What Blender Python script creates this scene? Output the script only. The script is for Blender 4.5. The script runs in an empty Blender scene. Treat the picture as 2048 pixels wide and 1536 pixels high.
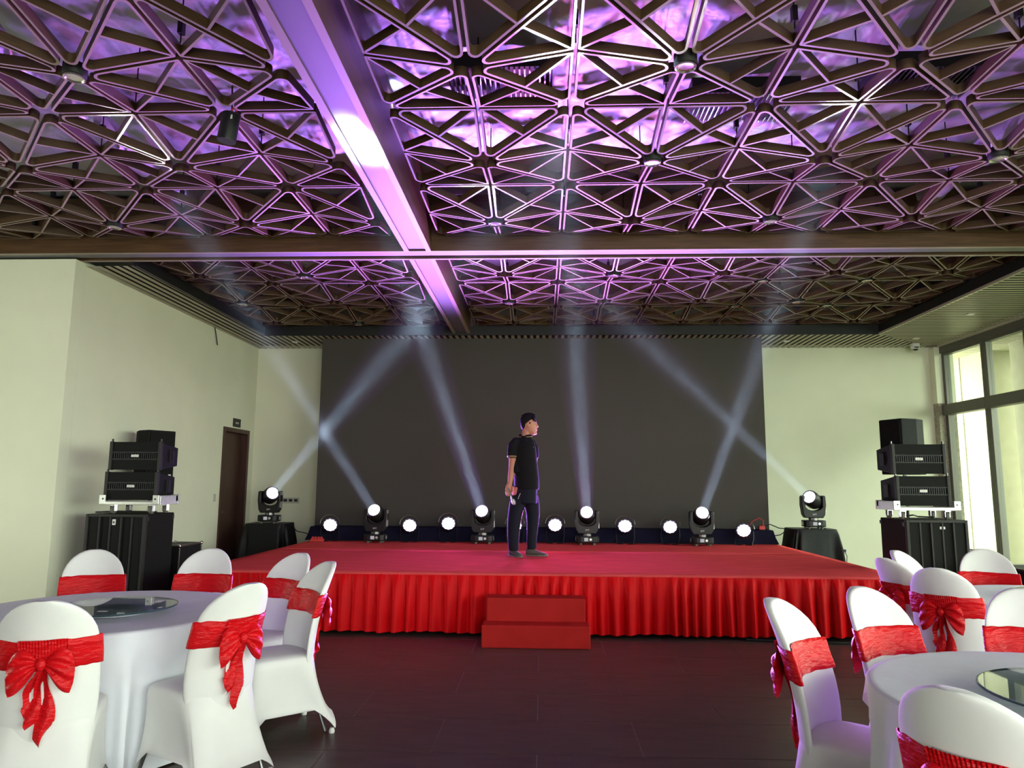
import bpy, bmesh, math, random
from mathutils import Vector, Matrix, noise

SC = bpy.context.scene
COL = SC.collection
PI = math.pi
random.seed(11)

# ------------------------------------------------------------------ camera
cam_d = bpy.data.cameras.new('camera')
cam_d.sensor_fit = 'HORIZONTAL'
cam_d.sensor_width = 36.0
cam_d.lens = 25.456
cam_d.clip_start = 0.05
cam_d.clip_end = 300
cam = bpy.data.objects.new('camera', cam_d)
COL.objects.link(cam)
_r = Vector((0.99915463, 0.0406604, 0.00606337))
_u = Vector((-0.00045455, -0.1365557, 0.99063229))
_f = Vector((-0.04110749, 0.98979759, 0.13642178))
CAM_Z = 1.5096
cam.matrix_world = Matrix(((_r.x, _u.x, -_f.x, 0), (_r.y, _u.y, -_f.y, 0), (_r.z, _u.z, -_f.z, CAM_Z), (0, 0, 0, 1)))
SC.camera = cam

# ------------------------------------------------------------------ exposure, daylight
SC.view_settings.view_transform = 'Standard'
SC.view_settings.look = 'None'
SC.view_settings.gamma = 1.0
SC.view_settings.use_curve_mapping = False
SC.view_settings.exposure = 0.0
SC.cycles.use_denoising = True
SC.cycles.use_adaptive_sampling = True
SC.cycles.adaptive_threshold = 0.14
SC.cycles.adaptive_min_samples = 32
SC.cycles.max_bounces = 5
SC.cycles.diffuse_bounces = 3
SC.cycles.glossy_bounces = 3
SC.cycles.transmission_bounces = 6
SC.cycles.transparent_max_bounces = 12
SC.cycles.volume_bounces = 0
SC.cycles.sample_clamp_indirect = 6.0
SC.cycles.caustics_reflective = False
SC.cycles.caustics_refractive = False

world = bpy.data.worlds.new('daylight')
SC.world = world
world.use_nodes = True
bg = world.node_tree.nodes['Background']
bg.inputs[0].default_value = (0.93, 1.0, 0.90, 1)     # bright overcast sky
bg.inputs[1].default_value = 11.2

ROOM_X0, ROOM_X1 = -5.2, 6.95
ROOM_Y0, ROOM_Y1 = -6.0, 12.9
SLAT_Z = 3.94

def portal(name, loc, rot, sx, sy):
    d = bpy.data.lights.new(name, 'AREA')
    d.shape = 'RECTANGLE'; d.size = sx; d.size_y = sy
    d.cycles.is_portal = True
    o = bpy.data.objects.new(name, d); COL.objects.link(o)
    o.location = loc; o.rotation_euler = rot
    return o
# daylight enters by the glazed right wall and by the glazed wall behind the camera
portal('daylight_portal_right', (ROOM_X1 + 0.12, 3.4, 2.0), (0, PI / 2, 0), 3.8, 18.6)
portal('daylight_portal_rear', (2.5, ROOM_Y0 - 0.12, 2.0), (PI / 2, 0, 0), 4.6, 3.8)

portal('daylight_portal_left', (-8.6 - 0.22, 4.05, 1.3), (0, -PI / 2, 0), 2.4, 1.6)  # unseen opening added at left to brighten the return wall

# ------------------------------------------------------------------ materials
MATS = {}
def lin(c):
    return tuple(((v / 12.92) if v <= 0.04045 else ((v + 0.055) / 1.055) ** 2.4) for v in c)

def mat(name, color, rough=0.5, metal=0.0, vary=0.0, vscale=8.0, bump=0.0, bscale=60.0, spec=0.5, coat=0.0,
        emit=None, estr=0.0, trans=0.0, ior=1.45, stretch=None, sheen=0.0):
    if name in MATS:
        return MATS[name]
    m = bpy.data.materials.new(name)
    m.use_nodes = True
    nt = m.node_tree
    b = nt.nodes['Principled BSDF']
    b.inputs['Base Color'].default_value = (*color, 1)
    b.inputs['Roughness'].default_value = rough
    b.inputs['Metallic'].default_value = metal
    b.inputs['Specular IOR Level'].default_value = spec
    b.inputs['Coat Weight'].default_value = coat
    b.inputs['Transmission Weight'].default_value = trans
    b.inputs['IOR'].default_value = ior
    b.inputs['Sheen Weight'].default_value = sheen
    if emit:
        b.inputs['Emission Color'].default_value = (*emit, 1)
        b.inputs['Emission Strength'].default_value = estr
    if vary > 0 or bump > 0:
        tc = nt.nodes.new('ShaderNodeTexCoord')
        src = tc.outputs['Object']
        if stretch:
            mp = nt.nodes.new('ShaderNodeMapping')
            mp.inputs['Scale'].default_value = stretch
            nt.links.new(src, mp.inputs['Vector']); src = mp.outputs['Vector']
    if vary > 0:
        n = nt.nodes.new('ShaderNodeTexNoise')
        n.inputs['Scale'].default_value = vscale
        n.inputs['Detail'].default_value = 4
        nt.links.new(src, n.inputs['Vector'])
        r = nt.nodes.new('ShaderNodeValToRGB')
        r.color_ramp.elements[0].position = 0.3
        r.color_ramp.elements[1].position = 0.7
        r.color_ramp.elements[0].color = (*[c * (1 - vary) for c in color], 1)
        r.color_ramp.elements[1].color = (*[min(1, c * (1 + vary)) for c in color], 1)
        nt.links.new(n.outputs['Fac'], r.inputs['Fac'])
        nt.links.new(r.outputs['Color'], b.inputs['Base Color'])
    if bump > 0:
        n2 = nt.nodes.new('ShaderNodeTexNoise')
        n2.inputs['Scale'].default_value = bscale
        n2.inputs['Detail'].default_value = 3
        nt.links.new(src, n2.inputs['Vector'])
        bp = nt.nodes.new('ShaderNodeBump')
        bp.inputs['Strength'].default_value = bump
        bp.inputs['Distance'].default_value = 0.02
        nt.links.new(n2.outputs['Fac'], bp.inputs['Height'])
        nt.links.new(bp.outputs['Normal'], b.inputs['Normal'])
    MATS[name] = m
    return m

def perforated(name, color, pitch, hole=0.0):
    """dark speaker grille: a fine grid of round holes printed as colour and relief"""
    m = mat(name, color, rough=0.6, metal=0.0, spec=0.06)
    nt = m.node_tree; b = nt.nodes['Principled BSDF']
    tc = nt.nodes.new('ShaderNodeTexCoord')
    v = nt.nodes.new('ShaderNodeTexVoronoi')
    v.inputs['Scale'].default_value = 1.0 / pitch
    v.inputs['Randomness'].default_value = 0.0
    nt.links.new(tc.outputs['Object'], v.inputs['Vector'])
    r = nt.nodes.new('ShaderNodeValToRGB')
    r.color_ramp.elements[0].position = 0.28; r.color_ramp.elements[0].color = (0.002, 0.002, 0.002, 1)
    r.color_ramp.elements[1].position = 0.42; r.color_ramp.elements[1].color = (*color, 1)
    nt.links.new(v.outputs['Distance'], r.inputs['Fac'])
    nt.links.new(r.outputs['Color'], b.inputs['Base Color'])
    return m

M = {}
M['wall'] = mat('wall_paint', (0.78, 0.79, 0.61), 0.85, vary=0.03, vscale=1.5, bump=0.03, bscale=40)
M['tile'] = mat('floor_tile', (0.070, 0.050, 0.042), 0.36, vary=0.25, vscale=3.0, bump=0.04, bscale=30, stretch=(1, 5, 1))
M['grout'] = mat('floor_grout', (0.38, 0.30, 0.24), 0.9)
M['wood'] = mat('ceiling_wood', (0.080, 0.045, 0.019), 0.42, vary=0.22, vscale=9, stretch=(1, 1, 12))
M['beam_wood'] = mat('beam_wood', (0.085, 0.042, 0.017), 0.42, vary=0.3, vscale=3.0, stretch=(1, 1, 14))
M['beam_metal'] = mat('beam_soffit', (0.15, 0.145, 0.16), 0.45, metal=0.2, vary=0.05, vscale=2)
M['edge'] = mat('beam_edge', (0.30, 0.24, 0.19), 0.4, metal=0.1)
M['strip'] = mat('lattice_edge', (0.30, 0.235, 0.19), 0.4, vary=0.1, vscale=6)
M['black'] = mat('black_paint', (0.006, 0.006, 0.006), 0.6)
M['roof'] = mat('roof_black', (0.012, 0.012, 0.013), 0.9)
M['slat'] = mat('slat_bronze', (0.46, 0.42, 0.31), 0.42, metal=0.15)
M['trimlight'] = mat('slat_edge', (0.5, 0.47, 0.37), 0.4, metal=0.2)
M['screen'] = mat('screen_grey', (0.052, 0.047, 0.040), 0.75, vary=0.04, vscale=1.2)
M['carpet'] = mat('red_carpet', (0.74, 0.085, 0.085), 0.95, spec=0.0, vary=0.12, vscale=3, bump=0.25, bscale=220, stretch=(1, 6, 1))
M['step_carpet'] = mat('step_carpet', (0.42, 0.022, 0.020), 0.95, spec=0.0, vary=0.08, vscale=5, bump=0.3, bscale=200)
M['skirt'] = mat('red_satin', (0.60, 0.003, 0.006), 0.42, vary=0.06, vscale=4, spec=0.08)
M['sash'] = mat('sash_satin', (0.58, 0.005, 0.009), 0.36, spec=0.25, vary=0.1, vscale=9, bump=0.5, bscale=22, stretch=(1, 1, 3))
M['cover'] = mat('white_spandex', (0.75, 0.75, 0.73), 0.72, vary=0.03, vscale=5, bump=0.06, bscale=7)
M['cloth'] = mat('white_tablecloth', (0.78, 0.80, 0.86), 0.75, vary=0.03, vscale=6, bump=0.10, bscale=14)
M['drape'] = mat('black_drape', (0.006, 0.006, 0.007), 0.55, spec=0.3, bump=0.1, bscale=20)
M['navy'] = mat('navy_drape', (0.010, 0.010, 0.026), 0.9, spec=0.1, vary=0.2, vscale=6)
M['plastic'] = mat('black_plastic', (0.012, 0.012, 0.013), 0.35, spec=0.35)
M['cab'] = mat('cabinet_black', (0.010, 0.010, 0.011), 0.6, spec=0.15, bump=0.2, bscale=160)
M['cabfront'] = mat('cabinet_rim', (0.026, 0.025, 0.023), 0.5, spec=0.3)
M['grille'] = perforated('speaker_grille', (0.016, 0.016, 0.015), 0.011)
M['louvre'] = mat('louvre_black', (0.012, 0.012, 0.012), 0.5)
M['alu'] = mat('aluminium', (0.72, 0.73, 0.70), 0.32, metal=0.75, vary=0.06, vscale=20)
M['steel'] = mat('dark_steel', (0.20, 0.20, 0.20), 0.3, metal=0.9)
M['chrome'] = mat('chrome', (0.75, 0.75, 0.75), 0.12, metal=1.0)
M['rubber'] = mat('grey_rubber', (0.13, 0.12, 0.11), 0.7)
M['white'] = mat('white_plastic', (0.75, 0.75, 0.72), 0.5)
M['ivory'] = mat('ivory_plate', (0.50, 0.49, 0.42), 0.5)
M['ink'] = mat('ink_dark', (0.02, 0.02, 0.02), 0.6)
M['redplug'] = mat('red_plug', (0.60, 0.05, 0.05), 0.5)
M['door'] = mat('door_wood', (0.050, 0.016, 0.010), 0.4, vary=0.3, vscale=4, stretch=(6, 6, 0.6))
M['frame'] = mat('window_frame', (0.115, 0.11, 0.092), 0.42, metal=0.35)
M['stone'] = mat('column_stone', (0.36, 0.33, 0.25), 0.85, vary=0.3, vscale=30, bump=0.4, bscale=40)
M['plaster'] = mat('outside_plaster', (0.33, 0.31, 0.21), 0.9, vary=0.06, vscale=6)
M['lawn'] = mat('lawn', (0.065, 0.11, 0.016), 0.95, vary=0.3, vscale=1.4)
M['leaf'] = mat('palm_leaf', (0.06, 0.10, 0.02), 0.6, vary=0.2, vscale=4)
M['trunk'] = mat('palm_trunk', (0.20, 0.15, 0.09), 0.9, vary=0.2, vscale=8)
M['house'] = mat('house_wall', (0.78, 0.78, 0.76), 0.9)
M['house_roof'] = mat('house_roof', (0.40, 0.40, 0.42), 0.8, vary=0.1, vscale=4)
M['pane_dark'] = mat('house_pane', (0.25, 0.30, 0.34), 0.2)
M['skin'] = mat('skin', (0.46, 0.20, 0.125), 0.55, vary=0.06, vscale=12)
M['hair'] = mat('hair', (0.003, 0.003, 0.003), 0.55, spec=0.15, bump=0.5, bscale=160)
M['polo'] = mat('polo_black', (0.008, 0.008, 0.009), 0.85, spec=0.15, bump=0.25, bscale=22)
M['trouser'] = mat('trouser_navy', (0.009, 0.010, 0.018), 0.8, spec=0.15, bump=0.25, bscale=18)
M['shoe'] = mat('shoe_grey', (0.085, 0.075, 0.065), 0.85)
M['gold'] = mat('gold_trim', (0.48, 0.33, 0.13), 0.6)
M['lip'] = mat('lip', (0.42, 0.15, 0.12), 0.5)
M['micsilver'] = mat('mic_mesh', (0.62, 0.62, 0.62), 0.35, metal=0.6, bump=0.4, bscale=300)
M['lens_white'] = mat('beam_lens', (1, 1, 1), 0.3, emit=(0.93, 0.97, 1.0), estr=9)
M['lens_par'] = mat('par_lens', (0.5, 0.4, 0.6), 0.3, emit=(0.62, 0.42, 1.0), estr=1.6)
M['led'] = mat('par_led', (0.9, 0.9, 1), 0.3, emit=(0.95, 0.92, 1.0), estr=9)
M['lamp_off'] = mat('lamp_glass', (0.50, 0.47, 0.40), 0.15, metal=0.8)
M['screenlit'] = mat('menu_display', (0.1, 0.1, 0.1), 0.3, emit=(0.9, 0.9, 1), estr=0.35)

def glass_mat(name, color, alpha_mix, rough=0.02):
    m = bpy.data.materials.new(name); m.use_nodes = True
    nt = m.node_tree; nt.nodes.clear()
    out = nt.nodes.new('ShaderNodeOutputMaterial')
    mix = nt.nodes.new('ShaderNodeMixShader')
    tr = nt.nodes.new('ShaderNodeBsdfTransparent'); tr.inputs['Color'].default_value = (*color, 1)
    gl = nt.nodes.new('ShaderNodeBsdfGlossy'); gl.inputs['Roughness'].default_value = rough
    fr = nt.nodes.new('ShaderNodeFresnel'); fr.inputs['IOR'].default_value = alpha_mix
    ge = nt.nodes.new('ShaderNodeNewGeometry')
    sub = nt.nodes.new('ShaderNodeMath'); sub.operation = 'SUBTRACT'; sub.inputs[0].default_value = 1.0
    mul = nt.nodes.new('ShaderNodeMath'); mul.operation = 'MULTIPLY'
    nt.links.new(ge.outputs['Backfacing'], sub.inputs[1])
    nt.links.new(fr.outputs[0], mul.inputs[0]); nt.links.new(sub.outputs[0], mul.inputs[1])
    nt.links.new(mul.outputs[0], mix.inputs['Fac'])
    nt.links.new(tr.outputs[0], mix.inputs[1]); nt.links.new(gl.outputs[0], mix.inputs[2])
    nt.links.new(mix.outputs[0], out.inputs['Surface'])
    return m
M['pane'] = glass_mat('window_glass', (0.93, 0.97, 0.92), 1.45)
M['turntable'] = glass_mat('turntable_glass', (0.66, 0.72, 0.72), 1.7)
M['turntable_rim'] = mat('turntable_edge', (0.03, 0.07, 0.08), 0.15)

def foil_mat():
    m = mat('roof_foil', (0.56, 0.56, 0.58), 0.45, metal=0.3, vary=0.15, vscale=1.5, bump=1.0, bscale=5)
    return m
M['foil'] = foil_mat()

# ------------------------------------------------------------------ mesh helpers
class MB:
    def __init__(s):
        s.v = []; s.f = []; s.mi = []
    def add(s, vs, fs, mi=0):
        k = len(s.v)
        s.v.extend([tuple(v) for v in vs])
        s.f.extend([tuple(k + i for i in f) for f in fs])
        s.mi.extend([mi] * len(fs))
        return s
    def box(s, x0, x1, y0, y1, z0, z1, mi=0, R=None, o=None):
        vs = [(x, y, z) for z in (z0, z1) for y in (y0, y1) for x in (x0, x1)]
        if R is not None:
            vs = [R @ Vector(v) for v in vs]
        if o is not None:
            vs = [Vector(v) + Vector(o) for v in vs]
        return s.add(vs, [(0, 2, 3, 1), (4, 5, 7, 6), (0, 1, 5, 4), (2, 6, 7, 3), (0, 4, 6, 2), (1, 3, 7, 5)], mi)
    def prism(s, poly, z0, z1, mi=0, R=None, o=None):
        """poly: (x, y) counter-clockwise, extruded along z"""
        n = len(poly)
        vs = [Vector((x, y, z0)) for x, y in poly] + [Vector((x, y, z1)) for x, y in poly]
        if R is not None: vs = [R @ v for v in vs]
        if o is not None: vs = [v + Vector(o) for v in vs]
        fs = [tuple(range(n - 1, -1, -1)), tuple(range(n, 2 * n))]
        fs += [(i, (i + 1) % n, n + (i + 1) % n, n + i) for i in range(n)]
        return s.add(vs, fs, mi)
    def grid(s, rows, closed=False, mi=0, cap0=False, cap1=False):
        n = len(rows[0]); vs = [p for r in rows for p in r]; fs = []
        m = n if closed else n - 1
        for i in range(len(rows) - 1):
            for j in range(m):
                a = i * n + j; b = i * n + (j + 1) % n
                fs.append((a, b, b + n, a + n))
        if cap0: fs.append(tuple(range(n - 1, -1, -1)))
        if cap1: fs.append(tuple((len(rows) - 1) * n + i for i in range(n)))
        return s.add(vs, fs, mi)
    def tube(s, pts, r, n=8, mi=0, caps=True):
        pts = [Vector(p) for p in pts]
        rad = r if isinstance(r, (list, tuple)) else [r] * len(pts)
        rows = []; prev = None
        for i, p in enumerate(pts):
            t = (pts[min(i + 1, len(pts) - 1)] - pts[max(i - 1, 0)])
            t = t.normalized() if t.length > 1e-9 else Vector((0, 0, 1))
            if prev is None:
                a = t.orthogonal().normalized()
            else:
                a = (prev - t * prev.dot(t)); a = a.normalized() if a.length > 1e-6 else t.orthogonal().normalized()
            prev = a; b = t.cross(a)
            rows.append([p + (a * math.cos(2 * PI * k / n) + b * math.sin(2 * PI * k / n)) * rad[i] for k in range(n)])
        return s.grid(rows, True, mi, caps, caps)
    def lathe(s, prof, n=24, o=(0, 0, 0), R=None, mi=0, cap0=True, cap1=True):
        rows = []
        for r, z in prof:
            row = []
            for k in range(n):
                v = Vector((r * math.cos(2 * PI * k / n), r * math.sin(2 * PI * k / n), z))
                if R is not None: v = R @ v
                row.append(v + Vector(o))
            rows.append(row)
        return s.grid(rows, True, mi, cap0, cap1)
    def ball(s, c, rx, ry=None, rz=None, n=16, m=10, mi=0, R=None):
        ry = ry or rx; rz = rz or rx
        rows = []
        for i in range(m + 1):
            t = -PI / 2 + PI * i / m
            row = []
            for k in range(n):
                a = 2 * PI * k / n
                v = Vector((rx * max(math.cos(t), 0.02) * math.cos(a), ry * max(math.cos(t), 0.02) * math.sin(a), rz * math.sin(t)))
                if R is not None: v = R @ v
                row.append(v + Vector(c))
            rows.append(row)
        return s.grid(rows, True, mi, True, True)
    def mesh(s, name, mats, smooth=False, angle=40):
        me = bpy.data.meshes.new(name)
        me.from_pydata(s.v, [], s.f)
        for m in (mats if isinstance(mats, (list, tuple)) else [mats]):
            me.materials.append(m)
        if any(s.mi):
            me.polygons.foreach_set('material_index', s.mi)
        bm = bmesh.new(); bm.from_mesh(me)
        bmesh.ops.recalc_face_normals(bm, faces=bm.faces[:])
        bm.to_mesh(me); bm.free()
        if smooth:
            me.polygons.foreach_set('use_smooth', [True] * len(me.polygons))
            me.set_sharp_from_angle(angle=math.radians(angle))
        me.update()
        return me
    def build(s, name, mats, parent=None, smooth=False, bevel=0, angle=40, seg=2):
        me = s.mesh(name, mats, smooth, angle)
        o = bpy.data.objects.new(name, me); COL.objects.link(o)
        if parent is not None: o.parent = parent
        if bevel:
            b = o.modifiers.new('bevel', 'BEVEL'); b.width = bevel; b.segments = seg; b.limit_method = 'ANGLE'
            b.angle_limit = math.radians(35)
        return o

def link(name, me, parent=None, loc=(0, 0, 0), rz=0):
    o = bpy.data.objects.new(name, me); COL.objects.link(o)
    if parent is not None: o.parent = parent
    o.location = loc
    if rz: o.rotation_euler = (0, 0, rz)
    return o

def tag(o, label=None, cat=None, group=None, kind=None):
    if label: o['label'] = label
    if cat: o['category'] = cat
    if group: o['group'] = group
    if kind: o['kind'] = kind
    return o

def thing(name, label, cat, loc=(0, 0, 0), rz=0, group=None, kind=None):
    o = bpy.data.objects.new(name, None); COL.objects.link(o)
    o.empty_display_size = 0.1
    o.location = loc; o.rotation_euler = (0, 0, rz)
    return tag(o, label, cat, group, kind)

def copy_tree(o, parent=None):
    c = o.copy(); COL.objects.link(c)
    if parent is not None: c.parent = parent
    for ch in list(o.children): copy_tree(ch, c)
    return c

def aim(d):
    """rotation taking +Z to direction d, keeping X level"""
    d = Vector(d).normalized()
    x = Vector((0, 0, 1)).cross(d)
    x = x.normalized() if x.length > 1e-6 else Vector((1, 0, 0))
    y = d.cross(x)
    return Matrix(((x.x, y.x, d.x), (x.y, y.y, d.y), (x.z, y.z, d.z)))

def text_mesh(txt, size, name):
    cu = bpy.data.curves.new(name, 'FONT'); cu.body = txt; cu.size = size; cu.extrude = 0.0008
    cu.align_x = 'CENTER'; cu.align_y = 'CENTER'; cu.resolution_u = 2
    t = bpy.data.objects.new(name, cu); COL.objects.link(t)
    dg = bpy.context.evaluated_depsgraph_get()
    me = bpy.data.meshes.new_from_object(t.evaluated_get(dg))
    bpy.data.objects.remove(t)
    return me

# ------------------------------------------------------------------ the shell of the room
# floor: grout bed and large tiles in half bond
NEAR_X0 = -8.6
b = MB(); b.box(NEAR_X0 - 0.2, ROOM_X1 + 0.15, ROOM_Y0, ROOM_Y1 + 0.2, -0.12, -0.0035)
floor = tag(b.build('floor', M['grout']), 'dark brown floor of large tiles in half bond with pale joints', kind='structure')
tb = MB(); g = 0.0034
tb.box(-0.6 + g, 0.6 - g, 0 + g, 0.6 - g, -0.02, 0)
tile_me = tb.mesh('tile', M['tile'])
TX0, TY0 = -0.027, 6.724
for k in range(-11, 14):
    y = TY0 - 0.6 * k
    if y < -0.5 or y > 12.4: continue
    off = 0.6 if k % 2 == 0 else 0.0      # row below line k
    for i in range(-7, 8):
        cx = TX0 + off + 1.2 * i
        if cx - 0.6 < (ROOM_X0 - 0.25 if y > 7.6 else -7.4) or cx + 0.6 > ROOM_X1 + 0.3: continue
        link('tile', tile_me, floor, (cx, y - 0.6, 0))

# walls
DY0, DY1, DZ = 11.62, 12.65, 2.41
b = MB()
b.box(ROOM_X0 - 0.2, ROOM_X0, 7.80, DY0, 0, 4.9); b.box(ROOM_X0 - 0.2, ROOM_X0, DY1, ROOM_Y1 + 0.2, 0, 4.9)
b.box(ROOM_X0 - 0.2, ROOM_X0, DY0, DY1, DZ, 4.9)
tag(b.build('wall_left', M['wall']), 'cream left wall with the dark wooden door', kind='structure')
b = MB(); b.box(NEAR_X0, ROOM_X0 + .0, 7.62, 7.80, 0, 3.97); b.box(NEAR_X0, ROOM_X0, 7.745, 7.80, 3.97, 4.9)
tag(b.build('wall_left_return', M['wall'], bevel=0.004), 'cream return wall at the left edge facing the viewer', kind='structure')
b = MB(); b.box(NEAR_X0 - .2, NEAR_X0, ROOM_Y0, 3.25, 0, 4.9); b.box(NEAR_X0 - .2, NEAR_X0, 4.85, 7.8, 0, 4.9); b.box(NEAR_X0 - .2, NEAR_X0, 3.25, 4.85, 2.5, 4.9); b.box(NEAR_X0 - .2, NEAR_X0, 3.25, 4.85, 0, .1)
tag(b.build('wall_left_near', M['wall']), 'cream left wall in the front part of the hall with an unseen opening added for daylight', kind='structure')
b = MB(); b.box(ROOM_X0, ROOM_X1 + 0.15, ROOM_Y1, ROOM_Y1 + 0.2, 0, 4.9)
tag(b.build('wall_back', M['wall']), 'cream back wall behind the screen', kind='structure')
b = MB()
b.box(NEAR_X0, ROOM_X1 + .15, ROOM_Y0 - 0.15, ROOM_Y0, 3.9, 4.9)
b.box(NEAR_X0, 0.2, ROOM_Y0 - 0.15, ROOM_Y0, 0, 3.9); b.box(4.8, ROOM_X1 + .15, ROOM_Y0 - 0.15, ROOM_Y0, 0, 3.9)
tag(b.build('wall_rear', M['wall']), 'cream wall with wide opening behind the viewer', kind='structure')
b = MB(); b.box(ROOM_X1 - 0.02, ROOM_X1 + 0.2, ROOM_Y0, ROOM_Y1, 3.86, 4.9)
tag(b.build('wall_right', M['wall']), 'strip of wall above the window wall', kind='structure')
# corner column by the glazing: painted above, stone clad below
b = MB(); b.box(ROOM_X1 - 0.12, ROOM_X1 + 0.2, 12.72, ROOM_Y1, 2.93, 3.92, 0)
b.box(ROOM_X1 - 0.10, ROOM_X1 + 0.2, 12.74, ROOM_Y1, 0, 2.93, 1)
tag(b.build('trim_1', [M['wall'], M['stone']]), 'corner column, painted above and stone clad below', kind='structure')
# roof: crinkled silver insulation foil
b = MB(); rows = []
nx, ny = 180, 150
for i in range(ny + 1):
    y = 1.6 + (13.1 - 1.6) * i / ny; row = []
    for j in range(nx + 1):
        x = -8.6 + 15.7 * j / nx
        z = 4.66 + 0.05 * noise.noise(Vector((x * 1.1, y * 0.8, 0.3))) + 0.03 * abs(noise.noise(Vector((x * 3.1, y * 2.6, 4.2))))
        row.append((x, y, z))
    rows.append(row)
b.grid(rows)
foil = tag(b.build('ceiling', M['foil'], smooth=True, angle=80), 'crinkled silver foil roof lining above the timber lattice', kind='structure')
b = MB(); b.box(-8.8, 7.2, ROOM_Y0 - .2, 13.2, 4.9, 5.0); b.box(-8.8, 7.2, ROOM_Y0 - .2, 1.7, 4.05, 4.12)
tag(b.build('ceiling_slab', M['roof']), 'dark roof slab over the hall', kind='structure')

# ------------------------------------------------------------------ big timber beams
def beam(name, label, x0, x1, y0, y1, z0, z1, along):
    t = thing(name, label, None, kind='structure')
    e = 0.032
    if along == 'x':
        MB().box(x0, x1, y0, y0 + e, z0, z1).build('side_board', M['beam_wood'], t, bevel=0.003)
        MB().box(x0, x1, y1 - e, y1, z0, z1).build('side_board', M['beam_wood'], t, bevel=0.003)
        MB().box(x0, x1, y0 + e, y0 + e + 0.17, z0 + 0.012, z0 + 0.05).build('soffit_panel', M['beam_metal'], t)
        MB().box(x0, x1, y0 + e + 0.17, y1 - e, z0 + 0.06, z0 + 0.07).build('shadow_groove', M['black'], t)
        MB().box(x0, x1, y0, y0 + e, z0 - 0.006, z0).build('edge_strip', M['edge'], t)
        MB().box(x0, x1, y1 - e, y1, z0 - 0.006, z0).build('edge_strip', M['edge'], t)
    else:
        MB().box(x0, x0 + e + .02, y0, y1, z0, z1).build('side_board', M['beam_wood'], t, bevel=0.003)
        MB().box(x1 - e - .02, x1, y0, y1, z0, z1).build('side_board', M['beam_wood'], t, bevel=0.003)
        MB().box(x0 + e + .02, x1 - e - .02, y0, y1, z0 + 0.014, z0 + 0.05).build('soffit_panel', M['beam_metal'], t)
        MB().box(x0, x0 + e + .02, y0, y1, z0 - 0.006, z0).build('edge_strip', M['edge'], t)
        MB().box(x1 - e - .02, x1, y0, y1, z0 - 0.006, z0).build('edge_strip', M['edge'], t)
    return t
beam('trim_2', 'long cross beam spanning the ceiling from wall to windows', NEAR_X0 + 0.02, ROOM_X1, 7.44, 7.74, 3.975, 4.6, 'x')
beam('trim_3', 'ceiling beam running from the viewer to the cross beam', -1.475, -1.185, 1.7, 7.44, 3.975, 4.6, 'y')
beam('trim_4', 'ceiling beam running from the cross beam to the screen', -1.475, -1.185, 7.74, 11.72, 3.975, 4.6, 'y')

# ------------------------------------------------------------------ timber lattice ceiling
LA = 1.322
ZLO, ZHI = 4.02, 4.13
BH, BT, GAP = 0.066, 0.016, 0.0125

def fillet(poly, rads, seg=5):
    out = []
    n = len(poly)
    for i in range(n):
        p = Vector(poly[i]).to_2d() if len(poly[i]) > 2 else Vector(poly[i])
        a = (Vector(poly[i - 1]) - p).normalized(); c = (Vector(poly[(i + 1) % n]) - p).normalized()
        ang = math.acos(max(-1, min(1, a.dot(c)))) / 2
        r = rads[i]; d = r / math.tan(ang)
        ctr = p + (a + c).normalized() * (r / math.sin(ang))
        s0 = p + a * d - ctr; s1 = p + c * d - ctr
        a0 = math.atan2(s0.y, s0.x); da = math.atan2(s1.y, s1.x) - a0
        while da > PI: da -= 2 * PI
        while da < -PI: da += 2 * PI
        for k in range(seg + 1):
            t = a0 + da * k / seg
            out.append(ctr + Vector((math.cos(t), math.sin(t))) * r)
    return out

def inset(poly, d):
    n = len(poly); out = []
    c = sum((Vector(p) for p in poly), Vector((0, 0))) / n
    ls = []
    for i in range(n):
        p, q = Vector(poly[i]), Vector(poly[(i + 1) % n])
        t = (q - p).normalized(); nr = Vector((-t.y, t.x))
        if nr.dot(c - p) < 0: nr = -nr
        ls.append((p + nr * d, t))
    for i in range(n):
        (p, t), (q, s) = ls[i - 1], ls[i]
        den = t.x * s.y - t.y * s.x
        k = ((q.x - p.x) * s.y - (q.y - p.y) * s.x) / den
        out.append(p + t * k)
    return out

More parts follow.
